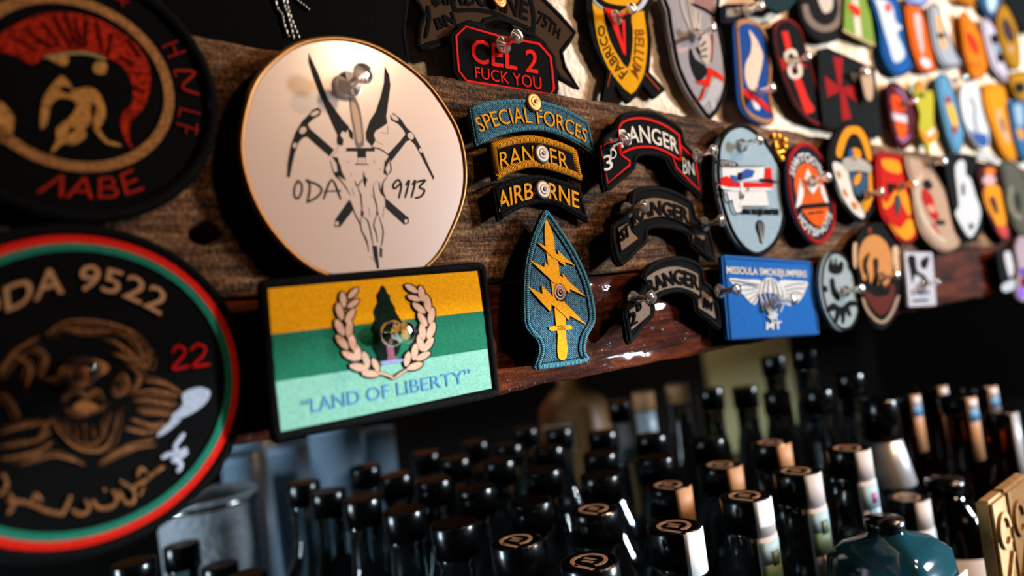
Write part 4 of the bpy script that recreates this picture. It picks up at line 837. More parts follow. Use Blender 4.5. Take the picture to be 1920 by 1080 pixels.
# ---------------------------------------------------------------- patches on the plaster, above the timber
B1 = lambda L_: C(L_, 1080, 0, 5.4)
p = Patch('yellow_shield_patch', 'black shield patch with yellow lettered V band and red V on the plaster', B1([(95, -160), (110, 100), (140, 300), (190, 480), (260, 620), (320, 720), (270, 1010), (360, 1030), (400, 850), (470, 980), (540, 1045), (620, 970), (672, 850), (800, 1000), (908, 910), (870, 860), (745, 730), (755, 620), (768, 400), (735, 200), (740, 90), (810, -60), (820, -200)]), base=STUCCO_Y, lift=(0.001, 0.004), thick=0.003)
p.body(thread('#0a0a0b', 20))
YL = thread('#d2960d', 75)
p.poly('yellow_band', crom(B1([(160, -60), (180, 150), (205, 330), (250, 510), (330, 690), (430, 830), (560, 952), (640, 850), (690, 740), (715, 560), (720, 400), (690, 150), (672, 112), (565, 160), (575, 300), (570, 500), (525, 690), (430, 570), (340, 400), (290, 200), (270, 80), (200, 20)]), True, 2), YL, 1)
p.poly('yellow_top', crom(B1([(245, -40), (330, 30), (480, 55), (580, 50), (632, 15), (640, -60), (420, -90)]), True, 3), YL, 1)
p.polys('red_vee', [B1([(285, 75), (372, 95), (440, 300), (478, 440), (468, 200), (496, 200), (507, 562), (480, 545), (400, 330), (330, 180)])], RD, 1)
p.strokes('silver_arc', [B1([(150, -60), (200, 30), (270, 80)]), ], 5, thread('#9aa0ac', 20), 2); p.strokes('silver_arc', [B1([(590, 110), (660, 60), (720, -40)])], 9, thread('#b9bac4', 20), 2)
p.strokes('rod_stripe', [B1([(352, 720), (320, 870)])], 4, thread('#8c3b14'), 1); p.strokes('rod_stripe', [B1([(700, 750), (838, 905)])], 4, thread('#b4451c'), 1)
p.text('lettering', 'FABRICO', B1([(530, 722), (440, 630), (360, 490), (310, 370), (282, 250)]), B1([(462, 815), (370, 690), (290, 550), (240, 420), (215, 270)]), thread('#40220c'), 2, bold=0.01)
p.text('lettering', 'BELLUM', B1([(598, 300), (598, 420), (590, 560), (560, 720)]), B1([(690, 300), (698, 440), (690, 600), (635, 810)]), thread('#7a3a10'), 2, bold=0.01)
pushpin(1153, 34, 'clear push pin at the centre of the yellow V shield', base=STUCCO_Y, h=0.009, length=0.015)
B2 = lambda L_: C(L_, 1240, 0, 4.695)
out = crom(B2([(25, -60), (40, 100), (60, 250), (90, 420), (130, 600), (220, 800), (320, 950), (400, 1045), (470, 1000), (545, 860), (575, 700), (565, 580), (530, 370), (490, 160), (470, -60)]), True, 3)
p = Patch('grey_shield_patch', 'grey shield patch with skull, red sash and silver blades on the plaster', out, base=STUCCO_Y, lift=(0.001, 0.005), thick=0.003)
p.body(thread('#8f8d92', 85)); p.border(merrow('#0b0b0c'), 0.0022, pts=inset(out, 3))
p.polys('pink_corner', [B2([(260, -40), (465, -40), (470, 125), (380, 75), (270, 35)])], thread('#8a6a66'), 1); p.strokes('corner_line', [B2([(270, 35), (380, 80), (470, 140)])], 5, BK, 2)
p.polys('black_cloak', [crom(B2([(245, 430), (270, 440), (300, 520), (380, 570), (405, 640), (340, 720), (300, 690), (250, 560)]), True, 2)], thread('#17171a'), 1)
p.polys('skull', [crom(B2([(330, 380), (380, 300), (430, 320), (440, 480), (410, 570), (370, 540), (340, 480)]), True, 2)], thread('#b3a79c'), 2)
p.strokes('skull_sockets', [B2(l) for l in ([(355, 405), (385, 370)], [(365, 445), (395, 430)], [(360, 495), (400, 495)], [(320, 420), (345, 470)])], 5, BK, 3)
p.polys('red_sash', [crom(B2([(300, 720), (400, 690), (405, 600), (430, 595), (500, 635), (552, 690), (530, 715), (450, 660), (420, 765), (360, 745)]), True, 2)], thread('#c8220f', 45), 2)
p.strokes('red_ribbon', [B2([(300, 890), (350, 860), (380, 770)])], 5, thread('#a8190f'), 2); p.strokes('red_ribbon', [B2([(450, 300), (450, 420), (440, 540)])], 4, thread('#8a1a14'), 2)
p.strokes('silver_blades', [B2(l) for l in ([(165, -40), (190, 90), (250, 250)], [(235, -40), (260, 120), (290, 280)], [(262, -40), (285, 130), (305, 280)], [(300, 80), (310, 180), (325, 280)], [(340, 120), (335, 200), (330, 280)])], 4, thread('#bdb4a8', 80), 1)
p.polys('silver_armour', [crom(B2([(440, 720), (500, 690), (540, 740), (520, 820), (470, 880), (490, 950), (450, 970), (420, 880), (370, 940), (330, 910), (390, 860)]), True, 2)], thread('#a8a8ac'), 1)
p.polys('pink_mark', [crom(B2([(130, 440), (230, 405), (240, 440), (160, 465)]), True, 2)], thread('#b59a9a'), 1); p.strokes('brown_mark', [B2([(100, 390), (180, 350), (230, 340)])], 9, thread('#5b4340'), 1); p.strokes('brown_line', [B2([(160, 590), (230, 740), (290, 880)])], 2.5, thread('#5b4340'), 1)
pushpin(1305, 66, 'clear push pin at the middle of the grey shield', base=STUCCO_Y, h=0.009, length=0.015)

B3 = lambda L_: C(L_, 1320, 0, 4.153)
simple('navy_tab', 'small navy tab with pale lettering above the blue wing patch', rrect(B3([(130, 40), (330, 30), (345, 170), (135, 185)]), 7), '#0f1226', '#0d1022', (('lettering', 'text', ('AIRBORNE', B3([(175, 130), (320, 115)]), B3([(170, 65), (318, 50)])), '#b0a89c', 1),), base=STUCCO_Y, lift=(0.002, 0.006), pinat=(1397, 24), pinlabel='clear push pin at the right of the navy tab')
simple('blue_wing_patch', 'tall blue patch with white wing and red sword, cream rim, on the plaster', crom(B3([(225, 220), (250, 168), (320, 148), (400, 168), (455, 225), (505, 330), (522, 450), (520, 600), (512, 720), (528, 840), (545, 930), (500, 972), (400, 952), (310, 892), (265, 800), (248, 600), (235, 380)]), True, 3), '#123f86', '#c79468', (
    ('white_wing', 'blob', B3([(350, 232), (400, 290), (440, 370), (460, 430), (450, 520), (430, 600), (415, 660), (420, 690), (380, 705), (340, 670), (318, 570), (330, 480), (360, 420), (372, 330)]), '#cdb9a8', 1),
    ('red_sword', 'blob', B3([(305, 690), (370, 722), (440, 770), (505, 830), (505, 872), (440, 820), (380, 782), (310, 735)]), '#c41a18', 2),
    ('white_grip', 'blob', B3([(370, 780), (410, 800), (440, 850), (400, 850)]), '#c9cbd0', 2), ('black_corner', 'blob', B3([(305, 740), (350, 775), (330, 830), (310, 800)]), '#0f1016', 1)), base=STUCCO_Y, lift=(0.002, 0.007), bw=0.0024, inset_px=5, pinat=(1418, 175), pinlabel='clear push pin at the lower right of the blue wing patch')
simple('red_sword_patch', 'black oval patch with red rim, red dagger and white figure eight', crom(B3([(530, 260), (555, 175), (620, 143), (690, 165), (758, 240), (790, 370), (830, 500), (880, 700), (915, 860), (918, 970), (870, 975), (790, 925), (700, 825), (640, 700), (590, 560), (545, 400)]), True, 3), '#0b0b0c', '#8c1512', (
    ('red_blade', 'poly', B3([(605, 245), (655, 243), (685, 390), (640, 395)]), '#c2241c', 1), ('red_grip', 'blob', B3([(700, 620), (748, 605), (810, 760), (862, 855), (800, 885), (770, 830), (735, 720)]), '#c2241c', 1),
    ('red_guard', 'poly', B3([(588, 455), (640, 455), (790, 500), (800, 530), (650, 530), (610, 560)]), '#8e1714', 1), ('white_figure_eight', 'line', (8, B3([(650, 405), (700, 400), (712, 460), (660, 480), (640, 430), (650, 405)]), B3([(672, 510), (735, 500), (748, 580), (695, 600), (668, 560), (672, 510)])), '#c9bfb2', 2)), base=STUCCO_Y, lift=(0.002, 0.007), pinat=(1487, 116), pinlabel='clear push pin on the figure eight patch')
simple('cross_flag', 'very dark cloth flag with a red flared cross on the plaster', B3([(890, 385), (960, 368), (1150, 450), (1332, 530), (1350, 700), (1390, 1068), (1250, 1045), (930, 975), (900, 700)]), '#10171a', None, (
    ('cross_arm', 'poly', B3([(1005, 440), (1082, 452), (1072, 690), (1050, 690)]), '#8c0e14', 1), ('cross_arm', 'poly', B3([(1055, 680), (1088, 690), (1148, 920), (1080, 938)]), '#8c0e14', 1),
    ('cross_arm', 'poly', B3([(938, 588), (1060, 680), (1070, 705), (960, 758)]), '#8c0e14', 1), ('cross_arm', 'poly', B3([(1070, 680), (1165, 662), (1198, 800), (1075, 712)]), '#8c0e14', 1)), base=STUCCO_Y, lift=(0.002, 0.006), cat='flag', pinat=(1597, 145), pinlabel='clear push pin at the right of the dark cross flag')
simple('tan_strip', 'small tan strip hanging at the edge of the dark cross flag', crom(B3([(1225, 540), (1290, 530), (1318, 640), (1310, 770), (1270, 775), (1240, 680)]), True, 3), '#a8927c', None, base=STUCCO_Y, lift=(0.010, 0.011), cat='strip', thick=0.0015)
simple('grey_round_patch', 'round grey and black patch with a stitched ring at the top edge', ell(*B3([(930, 60)])[0], 46, 66, -12), '#17171a', '#111113', (
    ('grey_ring', 'line', (13, ell(*B3([(930, 50)])[0], 34, 42, -12, n=24, a0=-10, a1=190)), '#6f655c', 1), ('white_wedge', 'blob', B3([(880, -60), (990, -60), (1000, 60), (960, 100), (920, 80)]), '#b5ada4', 2)), base=STUCCO_Y, lift=(0.002, 0.006))
simple('tricolour_flag_patch', 'green, white and red flag patch at the top edge', B3([(1100, -40), (1275, -40), (1335, 365), (1090, 235)]), '#6b8c3a', None, (
    ('white_stripe', 'poly', B3([(1150, -40), (1195, -40), (1230, 290), (1180, 270)]), '#c4bcb0', 1), ('red_mark', 'blob', B3([(1125, 30), (1180, 40), (1220, 90), (1200, 130), (1150, 90)]), '#c42a18', 2), ('cream_edge', 'line', (4, B3([(1085, 235), (1200, 295), (1325, 350)])), '#b79a7c', 1)), base=STUCCO_Y, lift=(0.002, 0.006))
simple('teal_tip_patch', 'dark teal patch tip at the top edge above the red sword patch', crom(B3([(415, -50), (720, -50), (690, 40), (600, 105), (520, 70), (450, 30)]), True, 3), '#12292d', None, base=STUCCO_Y, lift=(0.004, 0.010))

V6 = lambda L_: C(L_, 1620, 0, 6.4)
V7 = lambda L_: C(L_, 1620, 130, 5.683)
ST = dict(base=STUCCO_Y, lift=(0.002, 0.006))
simple('blue_eagle_patch', 'tall blue patch with white eagle right of the tricolour flag', crom(V6([(90, -60), (370, -60), (430, 100), (500, 350), (590, 650), (600, 780), (500, 900), (380, 900), (280, 780), (210, 600), (190, 350), (130, 120)]), True, 3), '#0c4f96', '#0b3f80', (
    ('white_eagle', 'blob', V6([(120, -20), (320, 40), (380, 250), (460, 330), (400, 400), (490, 620), (460, 720), (360, 740), (290, 520), (230, 330), (180, 150)]), '#aebfca', 1), ('red_shield', 'blob', V6([(250, 60), (310, 40), (330, 110), (280, 150)]), '#b04a5a', 2)), **ST)
simple('orange_long_patch', 'narrow orange patch with white centre right of the blue eagle patch', crom(V6([(500, 100), (570, 55), (660, 90), (730, 230), (790, 500), (840, 720), (870, 850), (780, 870), (680, 820), (600, 650), (540, 400)]), True, 3), '#c9590c', '#b84c08', (('white_centre', 'blob', V6([(600, 180), (680, 190), (700, 400), (720, 600), (690, 640), (640, 450)]), '#b9a2a4', 1), ('white_foot', 'blob', V6([(690, 690), (780, 720), (800, 800), (740, 810), (690, 760)]), '#c3c5d6', 1)), **ST)
simple('grey_candle_patch', 'narrow pale grey patch with yellow bar between two orange patches', crom(V6([(780, 80), (850, 40), (920, 120), (950, 250), (1040, 480), (1120, 650), (1180, 760), (1080, 820), (950, 780), (860, 620), (810, 400)]), True, 3), '#8f9aa8', '#3a4556', (('yellow_bar', 'poly', V6([(850, 190), (910, 190), (960, 400), (1000, 570), (940, 590), (900, 400)]), '#cc9a5c', 1), ('black_band', 'poly', V6([(880, 400), (960, 390), (980, 450), (900, 460)]), '#14181c', 2)), **ST)
simple('orange_red_patch', 'long orange patch with red middle near the top right', crom(V6([(1170, 180), (1210, 140), (1310, 250), (1400, 420), (1480, 650), (1480, 800), (1430, 930), (1340, 950), (1280, 850), (1220, 650), (1190, 400)]), True, 3), '#cb6f08', '#b9620a', (('red_middle', 'blob', V6([(1230, 400), (1300, 420), (1370, 560), (1370, 660), (1290, 580)]), '#b8200a', 1), ('dark_band', 'line', (5, V6([(1270, 770), (1400, 785)])), '#6e3a08', 1)), **ST)
simple('blue_drop_patch', 'small blue and white drop patch at the top right edge', crom(V6([(1390, -60), (1650, -60), (1640, 80), (1570, 200), (1520, 210), (1440, 110)]), True, 3), '#2a567c', '#163a5c', (('white_centre', 'blob', V6([(1480, -40), (1590, -40), (1580, 90), (1530, 150), (1490, 80)]), '#a9c2cc', 1),), **ST)
simple('blue_white_top_patch', 'blue and white patch tip at the top edge above the orange patch', crom(V6([(500, -60), (780, -60), (740, 60), (640, 80), (540, 40)]), True, 3), '#7f93c4', '#1e3f96', **ST)
simple('orange_top_patch', 'orange patch corner at the top edge beside the blue drop', V6([(1110, -60), (1320, -60), (1340, 90), (1260, 60), (1180, 20)]), '#c4780c', '#17120c', **ST)
simple('white_black_figure_patch', 'narrow white and black patch with red outline between orange and yellow patches', crom(V6([(1420, 260), (1490, 220), (1580, 350), (1640, 560), (1700, 770), (1770, 930), (1740, 990), (1620, 900), (1530, 760), (1460, 500)]), True, 3), '#b9b4c4', '#5a2a3a', (('black_band', 'poly', V6([(1510, 420), (1590, 400), (1620, 520), (1540, 540)]), '#10161c', 1), ('teal_band', 'poly', V6([(1540, 550), (1630, 540), (1650, 620), (1570, 630)]), '#6c8c9c', 1), ('black_band', 'poly', V6([(1580, 640), (1660, 630), (1690, 740), (1610, 760)]), '#10161c', 1)), **ST)
simple('yellow_brown_patch', 'long yellow patch with brown centre at the top right', crom(V6([(1600, 250), (1650, 60), (1720, 80), (1820, 280), (1870, 520), (1880, 740), (1840, 840), (1740, 760), (1660, 560)]), True, 3), '#a3720c', '#8a6410', (('brown_centre', 'blob', V6([(1660, 280), (1700, 210), (1780, 330), (1810, 470), (1760, 510), (1690, 430)]), '#3a2a2a', 1), ('pale_mark', 'blob', V6([(1730, 560), (1790, 560), (1800, 620), (1750, 630)]), '#a8886a', 1)), **ST)
simple('black_corner_patch', 'black patch filling the top right corner', V6([(1700, -60), (2000, -60), (2000, 420), (1900, 330), (1820, 220), (1740, 60)]), '#0b0d0d', None, **ST)
simple('yellow_black_round_patch', 'round yellow and black patch at the right edge under the yellow one', crom(V7([(1560, 60), (1650, 20), (1760, 40), (1800, 200), (1760, 330), (1680, 330), (1600, 240)]), True, 3), '#a8780c', '#6b4a0c', (('black_disc', 'ell', (*V7([(1660, 195)])[0], 11, 11, 0), '#0d1014', 1),), **ST)
simple('maroon_orange_oval_patch', 'maroon oval patch with orange and white bands under the blue eagle patch', crom(V7([(255, 230), (280, 140), (360, 150), (450, 250), (530, 420), (570, 620), (530, 760), (430, 860), (370, 800), (310, 640), (270, 440)]), True, 3), '#4a1524', '#42121d', (
    ('orange_top', 'blob', V7([(280, 290), (350, 270), (420, 340), (440, 450), (310, 450), (290, 380)]), '#c9400c', 1), ('white_band', 'poly', V7([(295, 460), (455, 490), (465, 575), (315, 540)]), '#b9b6c2', 2), ('orange_bottom', 'blob', V7([(325, 560), (450, 580), (455, 680), (410, 750), (360, 690)]), '#cc5208', 1), ('lilac_rim', 'line', (4, V7([(350, 210), (420, 270), (450, 340)]), V7([(360, 720), (420, 770), (480, 710)])), '#8d6ca0', 1)), pinat=(1689, 196), pinlabel='clear push pin on the maroon oval with orange bands', **ST)
simple('green_bottle_patch', 'yellow-green bottle-shaped patch with orange neck and white chevron', crom(V7([(560, 130), (620, 120), (640, 240), (740, 230), (740, 420), (750, 620), (790, 700), (740, 780), (710, 800), (710, 900), (690, 900), (660, 800), (590, 660), (600, 480), (550, 330), (545, 230)]), True, 3), '#a3a02c', None, (
    ('orange_neck', 'poly', V7([(560, 130), (620, 125), (630, 230), (570, 230)]), '#b0742c', 1), ('orange_foot', 'blob', V7([(595, 640), (680, 700), (770, 650), (780, 700), (700, 790), (640, 750)]), '#cc7a14', 1), ('white_chevron', 'blob', V7([(670, 690), (730, 630), (760, 650), (700, 720)]), '#c7c2c0', 2), ('dark_green_mark', 'blob', V7([(570, 260), (640, 250), (640, 300), (590, 300)]), '#4a5420', 1)), **ST)
simple('light_blue_shield_patch', 'light blue spindle-shaped patch with yellow and red flame', crom(V7([(780, 80), (860, 50), (920, 110), (980, 300), (1050, 560), (1070, 700), (1030, 880), (970, 880), (900, 720), (840, 480), (790, 250)]), True, 3), '#4f86ac', '#3f7299', (('yellow_flame', 'blob', V7([(870, 300), (930, 350), (990, 500), (1000, 640), (960, 620), (900, 470)]), '#c9a030', 1), ('red_tip', 'blob', V7([(870, 310), (910, 280), (930, 350), (890, 360)]), '#8a2030', 2), ('red_tip', 'blob', V7([(940, 610), (990, 610), (985, 680), (950, 670)]), '#8a2a30', 2)), pinat=(1787, 152), pinlabel='clear push pin above the light blue spindle patch', **ST)
simple('white_swan_patch', 'white rounded patch with dark split and blue foot', crom(V7([(1030, 260), (1060, 160), (1130, 130), (1210, 190), (1260, 330), (1310, 520), (1335, 720), (1320, 840), (1230, 830), (1150, 720), (1080, 580), (1040, 420)]), True, 3), '#bcc6cc', None, (('dark_split', 'line', (4, V7([(1130, 300), (1180, 400), (1180, 560), (1220, 680)])), '#4a5a6c', 1), ('blue_foot', 'blob', V7([(1130, 640), (1200, 680), (1300, 690), (1325, 780), (1290, 830), (1200, 790)]), '#2c5290', 1)), **ST)
simple('orange_spindle_patch', 'broad plain orange spindle-shaped patch at the right side', crom(V7([(1280, 250), (1310, 150), (1400, 150), (1490, 180), (1530, 330), (1560, 560), (1600, 800), (1625, 950), (1550, 960), (1470, 860), (1380, 640), (1310, 440)]), True, 3), '#d2850a', '#c87a08', (('pale_ring', 'blob', V7([(1410, 460), (1450, 420), (1510, 600), (1560, 760), (1520, 780), (1440, 620)]), '#c49a72', 1), ('dark_core', 'blob', V7([(1450, 530), (1480, 530), (1510, 640), (1490, 670)]), '#57494a', 2)), **ST)
simple('blue_edge_patch', 'blue and yellow patch cut off by the right edge', crom(V7([(1550, 340), (1640, 330), (1800, 400), (1800, 950), (1680, 920), (1610, 720), (1570, 500)]), True, 3), '#2f6390', '#234f7c', (('yellow_centre', 'blob', V7([(1620, 640), (1690, 640), (1710, 740), (1660, 740)]), '#c48a28', 1), ('pale_centre', 'blob', V7([(1600, 400), (1680, 380), (1700, 560), (1640, 600)]), '#8aa4b4', 1)), **ST)

# ================================================================== BOTTLES under the timber
SHELF = 1.06
CLEAR = glass('dark_clear_glass', '#6a787a', 0.05, 1.45, 0.98); TEAL = plain('teal_glass', '#12343d', 0.08, 0.0, 0.6); AMBER = glass('amber_spirit', '#5a2408', 0.03, 1.4)
CAPM = plain('black_gloss_cap', '#050506', 0.22, 0.0, 0.5); LOGO = plain('tan_foil', '#b98a68', 0.45, 0.3)
PAPER = plain('paper_strip', '#d4cfd0', 0.7); TANP = plain('tan_paper', '#c08a5c', 0.6); BLUEP = plain('blue_print', '#3f7fb0', 0.6); GREENP = plain('green_print', '#4d6a4a', 0.6); YELP = plain('yellow_print', '#e0a020', 0.6); PINKP = plain('magenta_print', '#b04a9a', 0.6); LBLUE = plain('pale_blue_print', '#9fc0cc', 0.6)
def part(name, vf, mat, R, smooth=True):
    o = mesh_obj(name, vf[0], vf[1], mat, R, smooth=smooth); return o
def band(r, z0, z1, a0, a1, n=8, th=0.0004):
    v = []; f = []
    for i in range(n+1):
        a = math.radians(a0+(a1-a0)*i/n)
        for rr in (r, r+th):
            for z in (z0, z1): v.append((rr*math.cos(a), rr*math.sin(a), z))
    for i in range(n):
        b, c = i*4, (i+1)*4
        f += [(b+2, c+2, c+3, b+3), (b+1, b, c, c+1), (b+3, c+3, c+1, b+1), (b, c, c+2, b+2)]
    f += [(0, 2, 3, 1), (n*4, n*4+1, n*4+3, n*4+2)]
    return v, f
def flat_strokes(lines, wd, z, h):
    V = []; Fc = []
    for ln in lines:
        pts = [Vector(p) for p in ln]; b = len(V); n = len(pts)
        for i, p in enumerate(pts):
            d = (pts[min(i+1, n-1)]-pts[max(i-1, 0)]).normalized(); nn = Vector((-d.y, d.x))
            for s_ in (-1, 1):
                q = p+nn*wd/2*s_; V += [(q.x, q.y, z), (q.x, q.y, z+h)]
        for i in range(n-1):
            a, c = b+i*4, b+(i+1)*4
            Fc += [(a+1, c+1, c+3, a+3), (a, c, c+1, a+1), (a+2, a+3, c+3, c+2)]
    return V, Fc
def bottle_parts(R, h, cap_r=0.015, cap_h=0.020, neck_r=0.0125, body_r=0.031, shoulder=0.085, glassm=None, logo=True, strip=None, capm=None):
    """h: height of the cap top above the shelf; R sits on the shelf"""
    g = glassm or CLEAR; zt = h-cap_h
    part('glass_body', lathe([(0.0, 0.0), (body_r*0.9, 0.0), (body_r, 0.004), (body_r, h-shoulder-0.03), (body_r*0.97, h-shoulder-0.018), (body_r*0.8, h-shoulder), (neck_r*1.25, h-shoulder+0.018), (neck_r, h-shoulder+0.032), (neck_r, zt-0.004), (neck_r*1.08, zt-0.003), (neck_r*1.08, zt+0.002), (0.0, zt+0.002)], 28, cap=False), g, R)
    c = part('cap', lathe([(0.0, zt), (cap_r, zt), (cap_r, h-0.0012), (cap_r-0.0006, h-0.0003), (cap_r-0.0014, h), (0.0, h)], 28, cap=False), capm or CAPM, R, smooth=False)
    for p_ in c.data.polygons: p_.use_smooth = abs(p_.normal.z) < 0.5
    if logo:
        k = cap_r*0.56
        ring = [(k*math.cos(math.radians(a)), k*math.sin(math.radians(a))) for a in range(-150, 151, 15)]
        l = part('cap_emblem', flat_strokes([ring, [(-k*1.5, -k*0.55), (-k*0.75, k*0.75)], [(-k*0.35, -k*0.35), (-k*0.1, k*0.35), (k*0.1, -k*0.35), (k*0.4, k*0.35)]], cap_r*0.14, h, 0.0002), LOGO, R, smooth=False)
        l.rotation_euler.z = math.radians(35)
    if strip:
        a = math.degrees(math.atan2(CAM.y-R.location.y, -R.location.x))+50; wd = 33
        s_ = part('tax_strip', band(cap_r+0.0002, zt-0.004, h-0.0006, a-wd, a+wd), PAPER if strip != 'tan' else TANP, R)
        if strip in ('pineapple', 'floral'):
            z1 = zt-0.002; z0 = z1-0.052; r0 = cap_r+0.0006
            t_ = part('hang_tag', band(r0, z0, z1, a-wd-4, a+wd+4), PAPER, R)
            def pr(nm, y0, y1, m_, x0=-wd, x1=wd, lv=1):
                o = part(nm, band(r0+0.0004*lv, z0+(z1-z0)*y0, z0+(z1-z0)*y1, a+x0, a+x1, 5), m_, t_)
            if strip == 'pineapple':
                pr('print_sky', 0.70, 0.95, LBLUE); pr('print_leaves', 0.42, 0.70, GREENP); pr('print_leaf_tip', 0.68, 0.84, GREENP, -6, 14, 2); pr('print_slice', 0.30, 0.42, PAPER, -14, 22, 2); pr('print_fruit', 0.06, 0.34, YELP, -14, wd)
            else:
                pr('print_blue', 0.62, 0.95, LBLUE); pr('print_blossom', 0.70, 0.84, PINKP, -2, 14, 2); pr('print_panel', 0.10, 0.62, BLUEP, -16, 2); pr('print_pale_panel', 0.08, 0.60, LBLUE, 3, wd)
cols = [0.240, 0.304, 0.372, 0.436, 0.507]; rows = [0.002, 0.061, 0.124, 0.187, 0.250, 0.314, 0.372]
rank = ['front', 'second', 'third', 'fourth', 'fifth', 'sixth', 'back']
place = ['leftmost', 'second', 'middle', 'fourth', 'rightmost']
strips = {(0, 2): 'pineapple', (0, 3): 'pineapple', (0, 4): 'floral', (1, 2): 'tan', (1, 3): 'tan', (1, 4): 'tan', (0, 1): 'plain'}
for j, y in enumerate(rows):
    for i, x in enumerate(cols):
        h = 1.5-0.1205-SHELF+random.uniform(-0.0015, 0.0015)
        R = root('spirit_bottle', (x+random.uniform(-.002, .002), y+random.uniform(-.002, .002), SHELF), 'black-capped dark glass bottle, %s from the left in the %s row under the plank' % (place[i], rank[j]), 'bottle', 'rows of black-capped bottles')
        bottle_parts(R, h, logo=j < 2, strip=strips.get((j, i)))
# other bottles further right
def other(px, py, capw, label, cap_d=0.03, name='spirit_bottle', group=None, **kw):
    dpt = F_PX*cap_d/capw; P_ = at_depth(px, py, dpt)
    R = root(name, (P_.x, P_.y, SHELF), label, 'bottle', group)
    bottle_parts(R, P_.z-SHELF, cap_r=cap_d/2, **kw); return R, P_
other(1700, 932, 72, 'shorter capped bottle with floral hang tag right of the front row', strip='floral', body_r=0.017)
R, P_ = other(1646, 748, 62, 'bottle with black cap and flared silver neck capsule', logo=False, cap_h=0.036, body_r=0.024)
h = P_.z-SHELF
part('silver_capsule', lathe([(0.0128, h-0.036), (0.0145, h-0.037), (0.0215, h-0.075), (0.0205, h-0.077), (0.0128, h-0.077)], 28, cap=False), plain('silver_foil', '#c9ccd4', 0.35, 0.6), R)
for px, py, wpx, lb, st in ((1692, 738, 54, 'amber bottle with blue and tan neck strip, leftmost of the amber group', 1), (1745, 722, 50, 'amber bottle with long orange neck strip, second of the amber group', 1), (1793, 742, 60, 'amber bottle with wide tan and blue neck strip, third of the amber group', 1), (1835, 722, 54, 'amber bottle with pale blue topped neck strip, fourth of the amber group', 1), (1872, 770, 60, 'amber bottle with clear stopper at the right edge', 0)):
    R, P_ = other(px, py, wpx, lb, cap_d=0.032, group='amber bottles', logo=False, glassm=AMBER, body_r=0.023, cap_h=0.016)
    h = P_.z-SHELF; a = math.degrees(math.atan2(CAM.y-P_.y, -P_.x))+52
    if st:
        part('neck_strip', band(0.0165, h-0.062, h-0.001, a-26, a+26), TANP, R); part('strip_blue_print', band(0.0169, h-0.024, h-0.012, a-22, a+22), BLUEP, R); part('strip_pale_print', band(0.0169, h-0.011, h-0.003, a-20, a+20), PAPER, R)
    else: part('stopper_strip', band(0.0165, h-0.070, h-0.001, a-18, a+18), plain('grey_strip', '#a9adb4', 0.4), R)
# tall dark bottle tops in the far rows
for px, py, wpx, lb, kw in ((1160, 752, 44, 'far bottle with black cap and white neck band', dict(band_=PAPER)), (1205, 735, 40, 'far bottle with pale tan cap and pale neck', dict(capm=TANP, band_=plain('pale_neck', '#a9b4bd', 0.35))), (1268, 720, 42, 'far bottle with tan cap top near the olive panel', dict(capm=TANP)), (1330, 728, 48, 'far black-capped bottle in front of the olive panel edge', {}),
                            (1395, 725, 46, 'far black-capped bottle in front of the olive panel', {}), (1448, 668, 44, 'far tall bottle with bright left edge beside the olive panel', {}), (1505, 655, 46, 'far tall dark bottle right of the olive panel', {}), (1455, 735, 50, 'black-capped bottle with round glint below the olive panel', {}), (1530, 730, 54, 'dark bottle with reddish neck under the blue winged patch', {}), (1590, 700, 52, 'dark bottle in shadow under the grey-blue oval', {})):
    bm_ = kw.pop('band_', None)
    R, P_ = other(px, py, wpx, lb, group='far dark bottles', logo=False, cap_h=0.024, body_r=0.021, **kw); h = P_.z-SHELF
    if bm_: part('neck_band', band(0.0131, h-0.075, h-0.026, 0, 360, 24), bm_, R)
for px, py, wpx, lb in ((412, 1058, 66, 'low black cap with tan top under the bearded man patch'), (462, 1076, 74, 'low black cap with orange rim right of the low tan-topped cap'), (250, 1052, 78, 'low dark bottle cap at the bottom left with a cool glint'), (340, 1020, 64, 'low dark bottle cap behind the tan-topped cap at the bottom left')):
    other(px, py, wpx, lb, group='low bottles at the bottom left', logo=False, shoulder=0.07, body_r=0.024)
# square teal bottle and white-labelled dark bottle at the lower right
P_ = at_depth(1662, 1010, 0.41); R = root('teal_bottle', (P_.x, P_.y, SHELF), 'square-shouldered teal glass bottle with white label at the lower right', 'bottle')
h = P_.z-SHELF
v = []; prof = [(0.028, 0.0), (0.030, 0.004), (0.030, h-0.03), (0.028, h-0.008), (0.020, h), (0.012, h+0.003), (0.010, h+0.006)]
def sq(r, z, n=24, e=0.35):
    return [(r*math.copysign(abs(math.cos(2*math.pi*k/n))**e, math.cos(2*math.pi*k/n)), r*math.copysign(abs(math.sin(2*math.pi*k/n))**e, math.sin(2*math.pi*k/n)), z) for k in range(n)]
for r_, z_ in prof: v += sq(r_, z_, e=0.35 if r_ > 0.015 else 1.0)
f = [(i*24+k, i*24+(k+1) % 24, (i+1)*24+(k+1) % 24, (i+1)*24+k) for i in range(len(prof)-1) for k in range(24)]+[tuple(reversed(range(24))), tuple((len(prof)-1)*24+k for k in range(24))]
part('glass_body', (v, f), TEAL, R)
o = box('paper_label', 0.006, 0.026, -0.0312, -0.0304, 0.05, h-0.020, PAPER); o.parent = R; o.location = (0.016, -0.0308, 0.05)
part('stopper', lathe([(0.0, h+0.006), (0.011, h+0.006), (0.011, h+0.012), (0.0, h+0.013)], 20, cap=False), CAPM, R)
P_ = at_depth(1780, 962, 0.57); R = root('labelled_bottle', (P_.x, P_.y, SHELF), 'broad black bottle with white label and blue writing at the lower right', 'bottle'); h = P_.z-SHELF
BG = plain('black_glass', '#040404', 0.06, 0.0, 0.6)
part('glass_body', lathe([(0.0, 0.0), (0.030, 0.0), (0.032, 0.004), (0.032, h-0.028), (0.030, h-0.014), (0.021, h), (0.013, h+0.012), (0.0125, h+0.018), (0.0, h+0.018)], 28, cap=False), BG, R)
